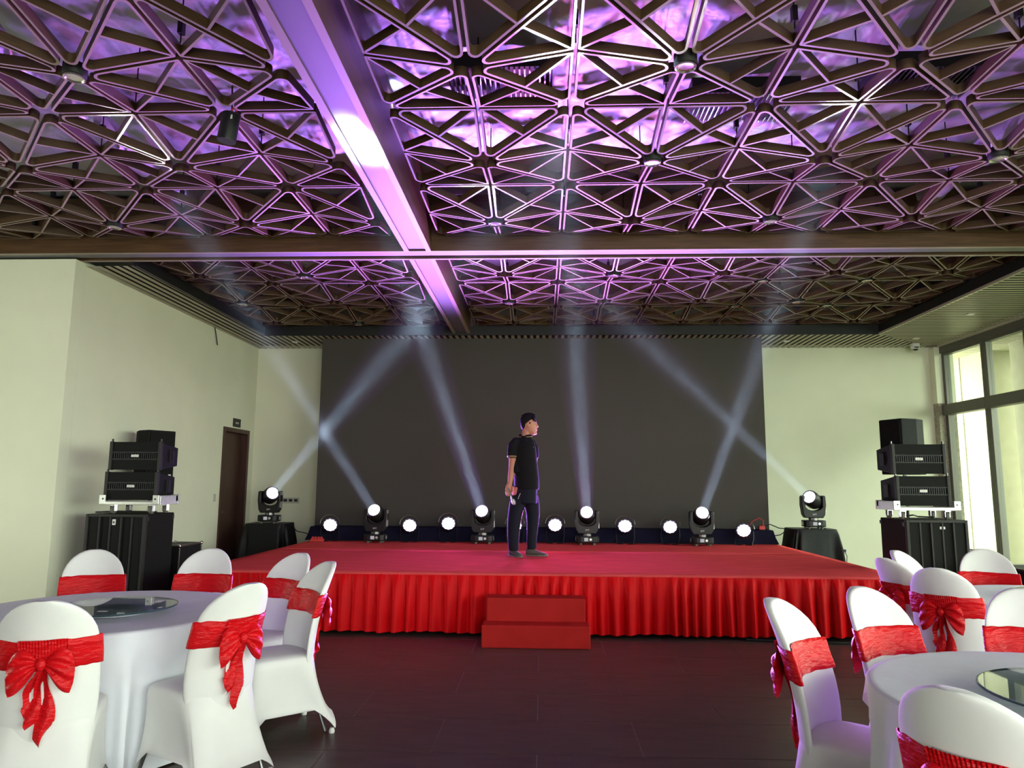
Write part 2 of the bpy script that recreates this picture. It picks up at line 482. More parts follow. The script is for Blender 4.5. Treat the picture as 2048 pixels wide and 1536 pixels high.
def lattice_meshes():
    res = []
    h = LA / 2
    A, S, B = Vector((0, 0)), Vector((h, 0)), Vector((h, h))
    o = inset([A, S, B], GAP); i_ = inset([A, S, B], GAP + BT)
    outer = fillet(o, [0.044, 0.012, 0.044]); inner = fillet(i_, [0.030, 0.005, 0.030])
    zf = lambda p: ZLO + (ZHI - ZLO) * p.x / h
    # median board from the right angle to the middle of the long side
    s0 = Vector(i_[1]); m0 = (Vector(i_[0]) + Vector(i_[2])) / 2
    d = (m0 - s0).normalized(); q = Vector((-d.y, d.x)) * BT / 2
    s1 = s0 + d * 0.006; m1 = m0 + d * 0.004
    med = [s1 + q, s1 - q, m1 - q, m1 + q]
    for k in range(4):
        for mir in (1, -1):
            c, s = math.cos(k * PI / 2), math.sin(k * PI / 2)
            def tr(p, z):
                y = p.y * mir
                return (p.x * c - y * s, p.x * s + y * c, z)
            n = len(outer)
            b = MB()
            vs = [tr(p, zf(p)) for p in outer] + [tr(p, zf(p)) for p in inner] + \
                 [tr(p, zf(p) + BH) for p in outer] + [tr(p, zf(p) + BH) for p in inner]
            fs = []
            for j in range(n):
                j2 = (j + 1) % n
                fs += [(j, j2, n + j2, n + j), (2 * n + j, 3 * n + j, 3 * n + j2, 2 * n + j2),
                       (j, 2 * n + j, 2 * n + j2, j2), (n + j, n + j2, 3 * n + j2, 3 * n + j)]
            b.add(vs, fs)
            b.mi = [1 if i % 4 == 0 else 0 for i in range(len(fs))]     # underside faces take the paler strip colour
            fm = b.mesh('triangle_frame', [M['wood'], M['strip']], smooth=True, angle=30)
            b = MB()
            b.add([tr(p, zf(p)) for p in med] + [tr(p, zf(p) + BH) for p in med],
                  [(0, 1, 2, 3), (7, 6, 5, 4), (0, 4, 5, 1), (1, 5, 6, 2), (2, 6, 7, 3), (3, 7, 4, 0)])
            b.mi = [1, 0, 0, 0, 0, 0]
            mm = b.mesh('middle_board', [M['wood'], M['strip']])
            # outward direction of this triangle inside the module (for trimming fields)
            cen = (A + S + B) / 3
            res.append((fm, mm, tr(cen, 0)))
    return res
LAT = lattice_meshes()

b = MB(); R_ = Matrix.Rotation(0, 3, 'X')
b.lathe([(0.066, 0.0), (0.070, 0.008), (0.070, 0.075), (0.03, 0.08)], 20)
lamp_body = b.mesh('downlight', M['black'], smooth=True)
b = MB(); b.lathe([(0.060, -0.002), (0.064, -0.012), (0.056, -0.014), (0.048, -0.006), (0.02, -0.004)], 20)
lamp_lens = b.mesh('lamp_ring', M['lamp_off'], smooth=True)
b = MB(); b.tube([(0, 0, 0.05), (0, 0, 0.56)], 0.005, 6); b.box(-.016, .016, -.02, .02, 0.16, 0.26)
rod_me = b.mesh('hanger_rod', M['black'])

def field(name, label, cols, rows, lamps, xmin=-99, xmax=99):
    t = thing(name, label, None, kind='structure')
    for ay in rows:
        for ax in cols:
            for fm, mm, c in LAT:
                if not (xmin < ax + c[0] < xmax): continue
                f = link('triangle_frame', fm, t, (ax, ay, 0))
                link('middle_board', mm, f)
            for dx, dy in ((LA / 2, 0), (0, LA / 2)):
                if xmin < ax + dx < xmax:
                    link('hanger_rod', rod_me, t, (ax + dx, ay + dy, ZHI))
    for lx, ly, hi in lamps:
        l = link('downlight', lamp_body, t, (lx, ly, (ZHI if hi else ZLO) - 0.004))
        link('lamp_ring', lamp_lens, l)
    return t
RC = [-0.455 + LA * i for i in range(5)]
LC = [-1.60 - LA * i for i in range(3)]
NR = [4.11, 4.11 + LA, 4.11 + 2 * LA, 4.11 - LA]
FR = [8.55, 8.55 + LA, 8.55 + 2 * LA]
h_ = LA / 2
field('ceiling_lattice', 'timber triangle lattice ceiling, field nearest the viewer right of the beam', RC, NR,
      [(RC[1], NR[0], 0), (RC[1], NR[1], 0), (RC[0], NR[2], 0), (RC[3], NR[1], 0), (RC[2], NR[2], 0)])
field('ceiling_lattice', 'timber triangle lattice ceiling, field nearest the viewer left of the beam', LC + [LC[2] - LA, LC[2] - 2 * LA], NR,
      [(LC[1], NR[0], 0), (LC[2], NR[2], 0)], xmax=-1.58, xmin=-7.6)
field('ceiling_lattice', 'timber triangle lattice ceiling, far field above the stage right of the beam', RC, FR,
      [(RC[1], FR[0], 0), (RC[0], FR[1], 0), (RC[2] + h_, FR[0] + h_, 1), (RC[3] + h_, FR[0] + h_, 1), (RC[3], FR[1], 0),
       (RC[3] + h_, FR[1] + h_, 1), (RC[2] + h_, FR[1] + h_, 1)])
field('ceiling_lattice', 'timber triangle lattice ceiling, far field above the stage left of the beam', LC, FR,
      [(LC[1], FR[0], 0), (LC[2], FR[1], 0), (LC[1], FR[2], 0)], xmax=-1.58, xmin=-4.95)

# ------------------------------------------------------------------ ducts and grilles in the ceiling void
def duct(y, x0, x1, z, r, label):
    b = MB(); pts = []; rad = []
    n = int((x1 - x0) / 0.08)
    for i in range(n + 1):
        pts.append((x0 + (x1 - x0) * i / n, y + 0.02 * math.sin(i * 0.7), z)); rad.append(r + 0.006 * (i % 2))
    b.tube(pts, rad, 14)
    o = b.build('air_duct', M['foil'], smooth=True, angle=70)
    return tag(o, label, 'duct')
def duct_y(x, y0, y1, z, r, label):
    b = MB(); n = int((y1 - y0) / .08)
    b.tube([(x + .02 * math.sin(i * .7), y0 + (y1 - y0) * i / n, z) for i in range(n + 1)], [r + .006 * (i % 2) for i in range(n + 1)], 14)
    return tag(b.build('air_duct', M['foil'], smooth=True, angle=70), label, 'duct')
duct_y(3.9, 2.6, 7.2, 4.44, 0.11, 'silver foil air duct above the lattice towards the windows')
duct_y(-3.7, 2.6, 7.2, 4.44, 0.11, 'silver foil air duct above the lattice left of the beam')
def grille(x, y, w, d, label):
    t = thing('air_grille', label, 'air vent', (x, y, 4.40))
    b = MB(); b.box(-w / 2, w / 2, -d / 2, d / 2, 0.0, 0.12)
    b.build('grille_box', M['black'], t)
    n = int(w / 0.035)
    bl = MB().box(-0.005, 0.005, -d / 2, d / 2, -0.022, 0.0).mesh('grille_blade', M['steel'])
    for i in range(n):
        link('grille_blade', bl, t, (-w / 2 + (i + 0.5) * w / n, 0, 0))
    return t
grille(-0.30, 4.92, 0.75, 0.42, 'black slotted air grille above the lattice beside the long beam')
grille(1.52, 5.30, 0.80, 0.42, 'black slotted air grille above the lattice right of centre')
grille(2.75, 5.0, 0.75, 0.40, 'black slotted air grille above the lattice towards the windows')
grille(-0.4, 3.75, 0.7, 0.4, 'black slotted air grille at the top edge of the picture')

# ------------------------------------------------------------------ slatted soffits round the lattice
SP = 0.104
def slat_mesh(name, L, along):
    b = MB()
    if along == 'y': b.box(-0.027, 0.027, 0, L, 0, 0.0025)
    else: b.box(0, L, -0.027, 0.027, 0, 0.0025)
    return b.mesh(name, M['slat'])
_sm = {}
def add_slat(parent, x, y, L, along):
    key = (round(L, 3), along)
    if key not in _sm: _sm[key] = slat_mesh('slat', L, along)
    link('slat', _sm[key], parent, (x, y, SLAT_Z))

IX0, IX1, IY1 = -4.62, 5.43, 11.72         # inner edges of the soffit
sl = thing('trim_5', 'narrow slatted soffit along the left wall', None, kind='structure')
x = ROOM_X0 + 0.035
xs = []
while x < IX0:
    add_slat(sl, x, 7.81, ROOM_Y1 - 7.81, 'y'); xs.append(x); x += SP
sb = thing('trim_6', 'slatted soffit above the screen along the back wall', None, kind='structure')
while x < ROOM_X1 - 0.05:
    y0 = IY1
    if x > IX1:
        y0 = IY1 + (x - IX1) / (ROOM_X1 - IX1) * (ROOM_Y1 - IY1)
    if ROOM_Y1 - y0 > 0.05: add_slat(sb, x, y0, ROOM_Y1 - y0, 'y')
    x += SP
sr = thing('trim_7', 'wide slatted soffit along the window wall', None, kind='structure')
y = 2.2
while y < ROOM_Y1 - 0.05:
    if not (7.38 < y < 7.8):
        x0 = IX1
        if y > IY1: x0 = IX1 + (y - IY1) / (ROOM_Y1 - IY1) * (ROOM_X1 - IX1)
        if ROOM_X1 - x0 > 0.05: add_slat(sr, x0, y, ROOM_X1 - x0, 'x')
    y += SP
# dark backing above the slats, fascias and pale edge profiles
MB().box(ROOM_X0, IX0 - .04, 7.81, ROOM_Y1, SLAT_Z + .055, SLAT_Z + .075).build('backing_board', M['black'], sl)
MB().box(IX0 - .04, ROOM_X1, IY1 + .02, ROOM_Y1, SLAT_Z + .055, SLAT_Z + .075).build('backing_board', M['black'], sb)
MB().box(IX1 + .04, ROOM_X1, 2.1, 7.43, SLAT_Z + .055, SLAT_Z + .075).build('backing_board', M['black'], sr)
MB().box(IX1 + .04, ROOM_X1, 7.75, IY1, SLAT_Z + .055, SLAT_Z + .075).build('backing_board', M['black'], sr)
MB().box(IX0 - .03, IX0, 7.75, IY1, SLAT_Z - .005, 4.09).build('fascia', M['black'], sl)
MB().box(IX0 - .03, IX1 + .03, IY1 - .03, IY1, SLAT_Z - .005, 4.09).build('fascia', M['black'], sb)
for ya, yb in ((2.1, 7.43), (7.75, IY1)):
    MB().box(IX1, IX1 + .03, ya, yb, SLAT_Z + .02, 4.09).build('fascia', M['black'], sr)
    MB().box(IX1 - .004, IX1 + .03, ya, yb, SLAT_Z - .012, SLAT_Z + .02).build('edge_profile', M['trimlight'], sr)
    MB().box(ROOM_X1 - .07, ROOM_X1 - .03, ya, min(yb + 1.0, 12.7) if yb > 8 else yb, SLAT_Z - .03, SLAT_Z).build('edge_profile', M['trimlight'], sr)
b = MB(); b.box(-.045, .045, -.035, .035, -.012, 0)
slot_me = b.mesh('recessed_lamp', M['white'])
for p, lx, ly in ((sr, 6.08, 10.30), (sr, 6.20, 12.05), (sb, 4.15, 12.27), (sb, -4.3, 12.25)):
    link('recessed_lamp', slot_me, p, (lx, ly, SLAT_Z - .001))

# ------------------------------------------------------------------ glazed wall on the right
WX = ROOM_X1
def window(n, y0, y1, label):
    t = thing('window_%d' % n, label, None, kind='structure')
    f = 0.075
    b = MB()
    b.box(WX, WX + .10, y0, y0 + f, 0, 3.90); b.box(WX, WX + .10, y1 - f, y1, 0, 3.90)
    b.box(WX, WX + .10, y0 + f, y1 - f, 3.76, 3.90); b.box(WX, WX + .10, y0 + f, y1 - f, 0, 0.10)
    b.build('window_frame', M['frame'], t, bevel=0.004)
    MB().box(WX - .05, WX + .10, y0, y1, 2.72, 2.90).build('transom', M['frame'], t, bevel=0.006)
    MB().box(WX - .03, WX + .02, y0, y1, 3.80, 3.93).build('head_rail', M['frame'], t)
    MB().box(WX + .045, WX + .053, y0 + f, y1 - f, 0.10, 2.72).build('glass_pane', M['pane'], t)
    MB().box(WX + .045, WX + .053, y0 + f, y1 - f, 2.90, 3.76).build('glass_pane', M['pane'], t)
    return t
edges = [12.72, 11.53, 10.5, 9.47, 8.44, 7.41, 6.38, 5.35, 4.32, 3.29, 2.26, 1.2]
wl = ['window bay in the far corner beside the stone column', 'window bay at the right edge showing the garden']
for i in range(len(edges) - 1):
    lab = wl[i] if i < 2 else 'window bay on the right wall, number %d from the stone column' % (i + 1)
    window(i + 1, edges[i + 1], edges[i], lab)
# ------------------------------------------------------------------ outside, seen through the glass
b = MB(); b.box(ROOM_X1 + 0.25, 60, -15, 60, -0.3, -0.12)
tag(b.build('lawn', M['lawn']), 'sunlit green lawn beyond the windows', 'lawn', kind='structure')
b = MB(); b.box(ROOM_X1 + .2, 9.0, -8, 22, 4.0, 4.08)
eave = tag(b.build('trim_8', M['house']), 'eaves soffit outside the windows', kind='structure')
em = MB().box(0, 1.75, -.03, .03, -.05, 0).mesh('slat', M['slat'])
yy = 10.4
while yy < 20:
    link('slat', em, eave, (ROOM_X1 + .22, yy, 4.0)); yy += 0.11
def out_col(y0, y1, label):
    t = thing('porch_column', label, 'column', (8.0, y0, -.12))
    MB().box(0, .6, 0, y1 - y0, 0, 4.1).build('column_shaft', M['plaster'], t, bevel=0.01)
    MB().box(-.02, .62, (y1 - y0) * .52, (y1 - y0) * .56, 0, 4.1).build('grey_joint', M['stone'], t)  # grey line down the column, a strip in the stone colour
out_col(13.30, 14.7, 'wide cream porch column behind the corner window bay')
out_col(11.55, 12.55, 'cream porch column at the right edge of the picture')
# white neighbouring house
t = thing('house', 'white neighbouring house with tiled roof beyond the garden', 'house', (30, 38, -.12))
MB().box(-5, 9, 0, 8, 0, 5.2).build('house_wall', M['house'], t)
MB().prism([(-5.6, 5.1), (9.6, 5.1), (2, 8.6)], -0.6, 8.6, R=Matrix(((1, 0, 0), (0, 0, 1), (0, 1, 0)))).build('house_roof', M['house_roof'], t)
for wx in (-3.4, -0.4, 2.6, 5.6):
    for wz in (0.9, 3.2):
        w = MB().box(wx, wx + 1.3, -.06, 0, wz, wz + 1.3).build('window', M['white'], t)
        MB().box(wx + .1, wx + 1.2, -.09, -.06, wz + .1, wz + 1.2).build('pane', M['pane_dark'], w)
def palm(x, y, hgt, label, seed):
    random.seed(seed)
    t = thing('palm', label, 'palm', (x, y, -.12))
    MB().tube([(0, 0, 0), (0.03, 0, hgt * .5), (0, 0.02, hgt)], [.10, .08, .07], 10).build('trunk', M['trunk'], t, smooth=True)
    for k in range(16):
        a = 2 * PI * k / 16 + random.uniform(-.15, .15); up = random.uniform(.2, 1.1); L = random.uniform(1.0, 1.5)
        b = MB(); top = []; 
        for i in range(9):
            s = i / 8
            r = L * s * math.cos(up * (1 - .6 * s)); z = hgt + L * s * math.sin(up) - 0.75 * s * s * L
            w = 0.13 * math.sin(PI * min(1, s * .95 + .05)) + .004
            c, sn = math.cos(a), math.sin(a)
            top.append([(r * c - w * sn, r * sn + w * c, z - .05), (r * c, r * sn, z), (r * c + w * sn, r * sn - w * c, z - .05)])
        b.grid(top)
        o = b.build('frond', M['leaf'], t, smooth=True)
        sm = o.modifiers.new('solid', 'SOLIDIFY'); sm.thickness = .006
palm(12.3, 17.0, 0.9, 'low green palm on the lawn outside the windows', 3)
palm(13.6, 20.6, 1.5, 'taller green palm further out on the lawn', 5)

# ------------------------------------------------------------------ door in the left wall
d = thing('door_1', 'dark reddish brown wooden door in the left wall', None, kind='structure')
b = MB()
b.box(ROOM_X0 - .16, ROOM_X0 + .025, DY0, DY0 + .07, 0, DZ); b.box(ROOM_X0 - .16, ROOM_X0 + .025, DY1 - .07, DY1, 0, DZ)
b.box(ROOM_X0 - .16, ROOM_X0 + .025, DY0 + .07, DY1 - .07, DZ - .07, DZ)
b.build('door_frame', M['door'], d, bevel=.004)
MB().box(ROOM_X0 - .14, ROOM_X0 - .09, DY0 + .07, DY1 - .07, 0.005, DZ - .07).build('door_leaf', M['door'], d)
b = MB(); b.tube([(ROOM_X0 - .09, DY0 + .14, 1.02), (ROOM_X0 - .04, DY0 + .14, 1.02), (ROOM_X0 - .04, DY0 + .26, 1.02)], .009, 8)
b.build('door_handle', M['steel'], d, smooth=True)
t = thing('door_sign', 'small grey sign plate above the dark wooden door', 'sign', (ROOM_X0, 12.12, 2.47))
MB().box(0, .012, -.15, .15, -.035, .11).build('plate', M['cabfront'], t, bevel=.003)
MB().box(.012, .0135, -.06, -.005, .02, .05).build('print', M['ivory'], t); MB().box(.012, .0135, .01, .06, .02, .05).build('print', M['ivory'], t)
t = tag(MB().box(ROOM_X0, ROOM_X0 + .012, 11.40, 11.47, 1.2, 1.32).build('light_switch', M['ivory'], bevel=.003), 'ivory light switch beside the wooden door', 'switch')
b = MB(); b.tube([(ROOM_X0 + .01, 11.06, 3.96), (ROOM_X0 + .03, 11.07, 3.86), (ROOM_X0 + .03, 11.12, 3.76), (ROOM_X0 + .015, 11.19, 3.68)], .008, 6)
tag(b.build('loose_cable', M['black'], smooth=True), 'short loose cable hanging from the left soffit', 'cable')

# ------------------------------------------------------------------ screen and its draped riser
t = thing('stage_screen', 'large blank dark grey screen wall behind the stage', 'screen', (0, 12.0, 0))
MB().box(-3.735, 3.65, 0.02, 0.86, 0.05, SLAT_Z + .04).build('screen_body', M['black'], t)
MB().box(-3.735, 3.65, -0.012, 0.02, 0.55, SLAT_Z - .002).build('screen_face', M['screen'], t)
b = MB(); rows = []
for z, yb, fl in ((0.815, 11.66, 0), (0.81, 11.645, .01), (0.7, 11.63, .04), (0.603, 11.615, .085)):
    row = [(-3.69 - fl, 11.96, z)]
    n = 160
    for i in range(n + 1):
        x = -3.69 - fl + (7.285 + 2 * fl) * i / n
        k = (0.815 - z) / .235
        row.append((x, yb + k * .012 * math.sin(x * 9 + 2 * math.sin(x * 2.3)), z))
    row.append((3.595 + fl, 11.96, z)); rows.append(row)
top = [[(p[0], 11.96, 0.815) for p in rows[0]], rows[0]]
b.grid(top); b.grid(rows)
tag(b.build('draped_riser', M['navy'], smooth=True), 'low dark navy cloth-covered riser under the screen at the back of the stage', 'riser')

# ------------------------------------------------------------------ stage
SX, SY0, SY1, SZ = 3.65, 7.52, 11.62, 0.60
st = thing('stage', 'wide red carpeted stage with a pleated red satin skirt', 'stage', (0, 0, 0))
MB().box(-SX, SX, SY0, SY1 + .3, SZ - .10, SZ - .012).build('deck', M['cab'], st)
for (ya, yb) in ((SY0 - .012, 10.055), (10.062, SY1 + .3)):
    b = MB(); rows = []
    for i in range(13):
        y = ya + (yb - ya) * i / 12
        rows.append([(-SX - .01 + (2 * SX + .02) * j / 60, y, SZ + .0015 * noise.noise(Vector((j * .4, y * 2, 0)))) for j in range(61)])
    b.grid(rows)
    o = b.build('carpet_strip', M['carpet'], st, smooth=True)
    s = o.modifiers.new('solid', 'SOLIDIFY'); s.thickness = .012; s.offset = -1
def skirt(p0, p1, nrm, name='skirt'):
    p0 = Vector(p0); p1 = Vector(p1); nrm = Vector(nrm)
    L = (p1 - p0).length; n = int(L / .0075)
    random.seed(int(L * 100))
    # pleats of uneven width
    edges_ = [0.0]
    while edges_[-1] < L: edges_.append(edges_[-1] + random.uniform(.085, .165))
    ph = []; k = 0
    for i in range(n + 1):
        s = L * i / n
        while edges_[k + 1] < s: k += 1
        ph.append((k, (s - edges_[k]) / (edges_[k + 1] - edges_[k]), s))
    amp = [random.uniform(.6, 1.25) for _ in edges_]; lean = [random.uniform(-.05, .05) for _ in edges_]
    b = MB(); rows = []
    for z, a in ((SZ - .004, .006), (SZ - .03, .010), (SZ - .05, .018), (SZ - .12, .034), (SZ - .25, .050), (SZ - .4, .060), (SZ - .5, .066), (0.035, .070)):
        row = []
        dz = (SZ - z)
        for k, f, s in ph:
            sh = (f ** 0.65)
            w = (0.5 - 0.5 * math.cos(2 * PI * sh)) ** .75
            fine = .25 * math.sin(s * 150) if z > SZ - .06 else 0.0
            off = .004 + a * amp[k] * (w + fine * .4)
            bot = 0.0 if z > .1 else .016 * noise.noise(Vector((s * 2.2, 3, 1)))
            p = p0 + (p1 - p0) * ((s + lean[k] * dz * .6) / L) + nrm * (off + .02 * dz)
            row.append((p.x, p.y, z + bot))
        rows.append(row)
    b.grid(rows)
    o = b.build(name, M['skirt'], st, smooth=True, angle=80)
    return o
skirt((-SX, SY0, 0), (SX, SY0, 0), (0, -1, 0))
skirt((SX, SY0, 0), (SX, SY1, 0), (1, 0, 0))
skirt((-SX, SY1, 0), (-SX, SY0, 0), (-1, 0, 0))
for x in (-3.4, -1.7, 0, 1.7, 3.4):
    for y in (7.8, 9.6, 11.4):
        MB().box(x - .03, x + .03, y - .03, y + .03, 0, SZ - .1).build('leg', M['steel'], st)
# steps
t = thing('stage_steps', 'two red carpeted steps in front of the stage', 'steps', (-0.055, 6.96, 0))
for nm, xa, y0, y1, z1 in (('lower_step', .505, 0, .25, .205), ('upper_step', .475, .22, .455, .42)):
    b = MB(); b.box(-xa, xa, y0, y1, 0, z1)
    b.build(nm, M['step_carpet'], t, bevel=.012, seg=3)
b = MB(); b.tube([(2.0, 7.44, .012), (2.5, 7.36, .012), (2.9, 7.34, .012), (3.3, 7.40, .012)], .012, 6)
tag(b.build('floor_cable', M['black'], smooth=True), 'black cable lying on the floor along the stage skirt', 'cable')

# ------------------------------------------------------------------ moving head beam lights
SVT = text_mesh('SVT', 0.036, 'brand_print')
SVT.materials.clear(); SVT.materials.append(M['white'])
def base_part():
    b = MB(); P = []
    for x, y in ((-.17, -.05), (-.15, -.11), (-.10, -.125), (.10, -.125), (.15, -.11), (.17, -.05), (.17, .05), (.15, .11), (.10, .125), (-.10, .125), (-.15, .11), (-.17, .05)):
        P.append((x, y))
    b.prism(P, .032, .132)
    return b.mesh('base', M['plastic'])
BASE = base_part()
def yoke_mesh():
    # U-shaped yoke seen from the front as a plate with a rounded notch, given depth
    outer = [(-.165, .05), (-.135, .0), (.135, .0), (.165, .05), (.185, .20), (.18, .33), (.165, .345), (.135, .345), (.128, .33), (.128, .17), (.095, .135), (.04, .115), (-.04, .115), (-.095, .135), (-.128, .17), (-.128, .33), (-.135, .345), (-.165, .345), (-.18, .33), (-.185, .20)]
    R = Matrix(((1, 0, 0), (0, 0, 1), (0, 1, 0)))
    b = MB(); b.prism(outer, -.065, .065, R=R)
    return b.mesh('yoke', M['plastic'])
YOKE = yoke_mesh()
def moving_head(label, x, y, z, target, power, rz=0.0, first=[True]):
    t = thing('moving_head_light', label, 'stage light', (x, y, z), 0, 'moving head beam lights')
    RZ = Matrix.Rotation(rz, 3, 'Z')
    b_ = link('base', BASE, t, rz=rz)
    m = b_.modifiers.new('bevel', 'BEVEL'); m.width = .014; m.segments = 3; m.limit_method = 'ANGLE'
    b = MB()
    for sx in (-1, 1):
        for sy in (-1, 1):
            b = MB(); b.lathe([(.022, 0), (.022, .034)], 10, (sx * .10, sy * .07, 0))
            b.build('foot', M['rubber'], b_)
    MB().box(-.05, .01, -.1275, -.124, .058, .108).build('display', M['screenlit'], b_)
    b = MB(); b.lathe([(.022, 0), (.018, .008)], 16, (.045, -.124, .083), Matrix(((1, 0, 0), (0, 0, -1), (0, 1, 0)))); b.build('dial', M['alu'], b_, smooth=True)
    for hx in (-.172, .160):
        MB().box(hx, hx + .012, -.04, .04, .055, .11).build('carry_handle', M['alu'], b_)
    c = MB(); c.lathe([(.07, .130), (.07, .166)], 20); c.build('pan_collar', M['steel'], t, smooth=True)
    yk = link('yoke', YOKE, t, (0, 0, .166), rz)
    m = yk.modifiers.new('bevel', 'BEVEL'); m.width = .010; m.segments = 2; m.limit_method = 'ANGLE'
    br = link('brand_print', SVT, yk, (0, -.0665, .052)); br.rotation_euler = (PI / 2, 0, 0)
    MB().box(.176, .182, -.05, .05, .08, .33).build('side_strip', M['alu'], yk)
    # head: a rounded barrel aimed along the beam
    ctr = Vector((0, 0, .166 + .275))
    d = (Vector(target) - (Vector((x, y, z)) + ctr)).normalized()
    R = aim(d)
    b = MB()
    b.lathe([(.055, -.155), (.085, -.15), (.115, -.10), (.125, -.03), (.125, .04), (.118, .10), (.106, .128), (.100, .130)], 28, ctr, R)
    hd = b.build('head', M['plastic'], t, smooth=True, angle=50)
    b = MB(); b.lathe([(.108, .122), (.108, .138), (.098, .138), (.098, .122)], 28, ctr, R, cap0=False, cap1=False); b.build('lens_rim', M['steel'], hd, smooth=True)
    b = MB(); b.lathe([(.097, .126), (.075, .139), (.04, .146), (.01, .148)], 28, ctr, R, cap0=True); b.build('lens', M['lens_white'], hd, smooth=True)
    org = Vector((x, y, z)) + ctr + d * .155
    L = bpy.data.lights.new('beam_lamp', 'AREA')
    L.shape = 'DISK'; L.size = 0.14; L.spread = math.radians(2.5)
    L.energy = power; L.color = (0.66, 0.82, 1.0)
    lo = bpy.data.objects.new('beam_lamp', L); COL.objects.link(lo)
    lo.parent = t; lo.matrix_local = Matrix.Translation(org - Vector((x, y, z))) @ aim(-d).to_4x4()
    return org, d

HAZE = bpy.data.materials.new('lit_haze'); HAZE.use_nodes = True
nt = HAZE.node_tree; nt.nodes.clear()
_o = nt.nodes.new('ShaderNodeOutputMaterial'); _v = nt.nodes.new('ShaderNodeVolumeScatter')
_v.inputs['Color'].default_value = (0.9, 0.95, 1, 1); _v.inputs['Density'].default_value = 0.0095; _v.inputs['Anisotropy'].default_value = 0.0
nt.links.new(_v.outputs[0], _o.inputs['Volume'])
HAZE.cycles.homogeneous_volume = True if hasattr(HAZE.cycles, 'homogeneous_volume') else None

heads = [
 ('moving head light on the draped table beside the wooden door', (-4.36, 11.62, 0.86), (0.62, 4.07, 4.1)),
 ('moving head light on stage furthest left, next to the first wash light', (-2.56, 11.28, SZ), (-3.07, 5.04, 4.1)),
 ('moving head light on stage left of the man', (-0.905, 11.28, SZ), (-1.342, 5.0, 3.98)),
 ('moving head light on stage just right of the man', (0.69, 11.28, SZ), (0.076, 3.91, 4.1)),
 ('moving head light on stage furthest right', (2.42, 11.28, SZ), (2.086, 4.69, 4.1)),
 ('moving head light on the draped table at the right of the stage', (4.22, 11.62, 0.845), (-0.47, 6.25, 4.1)),
]
beam_names = ['pale light beam rising right from the draped table beside the door', 'pale light beam leaning far left across the first beam',
 'pale light beam left of the man', 'pale light beam right of the man, nearly upright', 'pale light beam leaning right over the stage edge',
 'pale light beam crossing left from the right draped table']
for i, (lab, (hx, hy, hz), tg) in enumerate(heads):
    org, d = moving_head(lab, hx, hy, hz, tg, 10.5)
    # haze lit by the beam: a slim cone of mist from the lens to the lattice
    Lh = min((Vector(tg) - org).length, (3.84 - org.z) / d.z) - 0.02
    b = MB(); n = 20
    R = aim(d); rows = []
    for s in (0.02, Lh):
        rr = .085 + s * math.tan(math.radians(1.5)) + .015
        rows.append([org + R @ Vector((rr * math.cos(2 * PI * k / n), rr * math.sin(2 * PI * k / n), s)) for k in range(n)])
    b.grid(rows, True, 0, True, True)
    o = b.build('light_beam', HAZE)
    tag(o, beam_names[i], 'light beam', 'light beams in the haze', 'stuff')

# ------------------------------------------------------------------ wash lights on the stage
def par_body():
    b = MB(); b.lathe([(.05, -.085), (.095, -.075), (.118, -.03), (.124, .02), (.124, .035), (.112, .035), (.108, .02)], 26); return b.mesh('housing', M['plastic'], smooth=True, angle=50)
PAR_B = par_body()
def par_lens():
    b = MB(); b.lathe([(.112, .012), (.10, .020), (.01, .022)], 26)
    for k in range(12):
        a = 2 * PI * k / 12
        b.ball((.082 * math.cos(a), .082 * math.sin(a), .020), .020, .020, .010, 8, 5, 1)
    for k in range(6):
        a = 2 * PI * k / 6
        b.ball((.042 * math.cos(a), .042 * math.sin(a), .022), .022, .022, .010, 8, 5, 1)
    return b.mesh('lens', [M['lens_par'], M['led']], smooth=True)
PAR_L = par_lens()
def par(label, x, y, z, rz, tilt, color, power):
    t = thing('par_light', label, 'stage light', (x, y, SZ), rz, 'wash lights on the stage')
    R = Matrix.Rotation(PI / 2 - tilt, 4, 'X')       # +Z of the lamp towards -Y, tipped up
    hb = link('housing', PAR_B, t); hb.matrix_local = Matrix.Translation((0, 0, z - SZ)) @ R
    link('lens', PAR_L, hb)
    b = MB(); q = []
    for k in range(13):
        a = PI * k / 12
        q.append((.15 * math.cos(a), .03, (z - SZ) + .03 + .14 * math.sin(a)))
    b.tube(q, .006, 6); b.build('carry_bow', M['steel'], t, smooth=True)
    for sx in (-1, 1):
        b = MB(); b.tube([(sx * .135, 0, z - SZ), (sx * .14, -.02, .10), (sx * .12, -.07, .008), (sx * .03, -.09, .008)], .007, 6); b.build('bracket_leg', M['plastic'], t, smooth=True)
        b = MB(); b.tube([(sx * .135, 0, z - SZ), (sx * .14, .03, .10), (sx * .12, .09, .008), (sx * .03, .10, .008)], .007, 6); b.build('bracket_leg', M['plastic'], t, smooth=True)
    L = bpy.data.lights.new('wash_lamp', 'SPOT'); L.energy = power; L.color = color
    L.spot_size = math.radians(90); L.spot_blend = 1.0; L.shadow_soft_size = .08
    lo = bpy.data.objects.new('wash_lamp', L); COL.objects.link(lo); lo.parent = t
    d = Vector((0, -math.cos(tilt), math.sin(tilt)))
    lo.matrix_local = Matrix.Translation(Vector((0, 0, z - SZ)) + d * .06) @ aim(-d).to_4x4()
pars = [(-3.33, .839), (-2.07, .842), (-1.46, .878), (-.417, .856), (.207, .868), (1.29, .862), (1.984, .853), (3.107, .809)]
pl = ['wash light at the far left end of the stage', 'wash light right of the leftmost moving head', 'wash light left of the moving head beside the man',
      'wash light seen between the legs of the man', 'wash light just right of the man', 'wash light right of the third moving head',
      'wash light left of the rightmost moving head', 'wash light at the far right end of the stage']
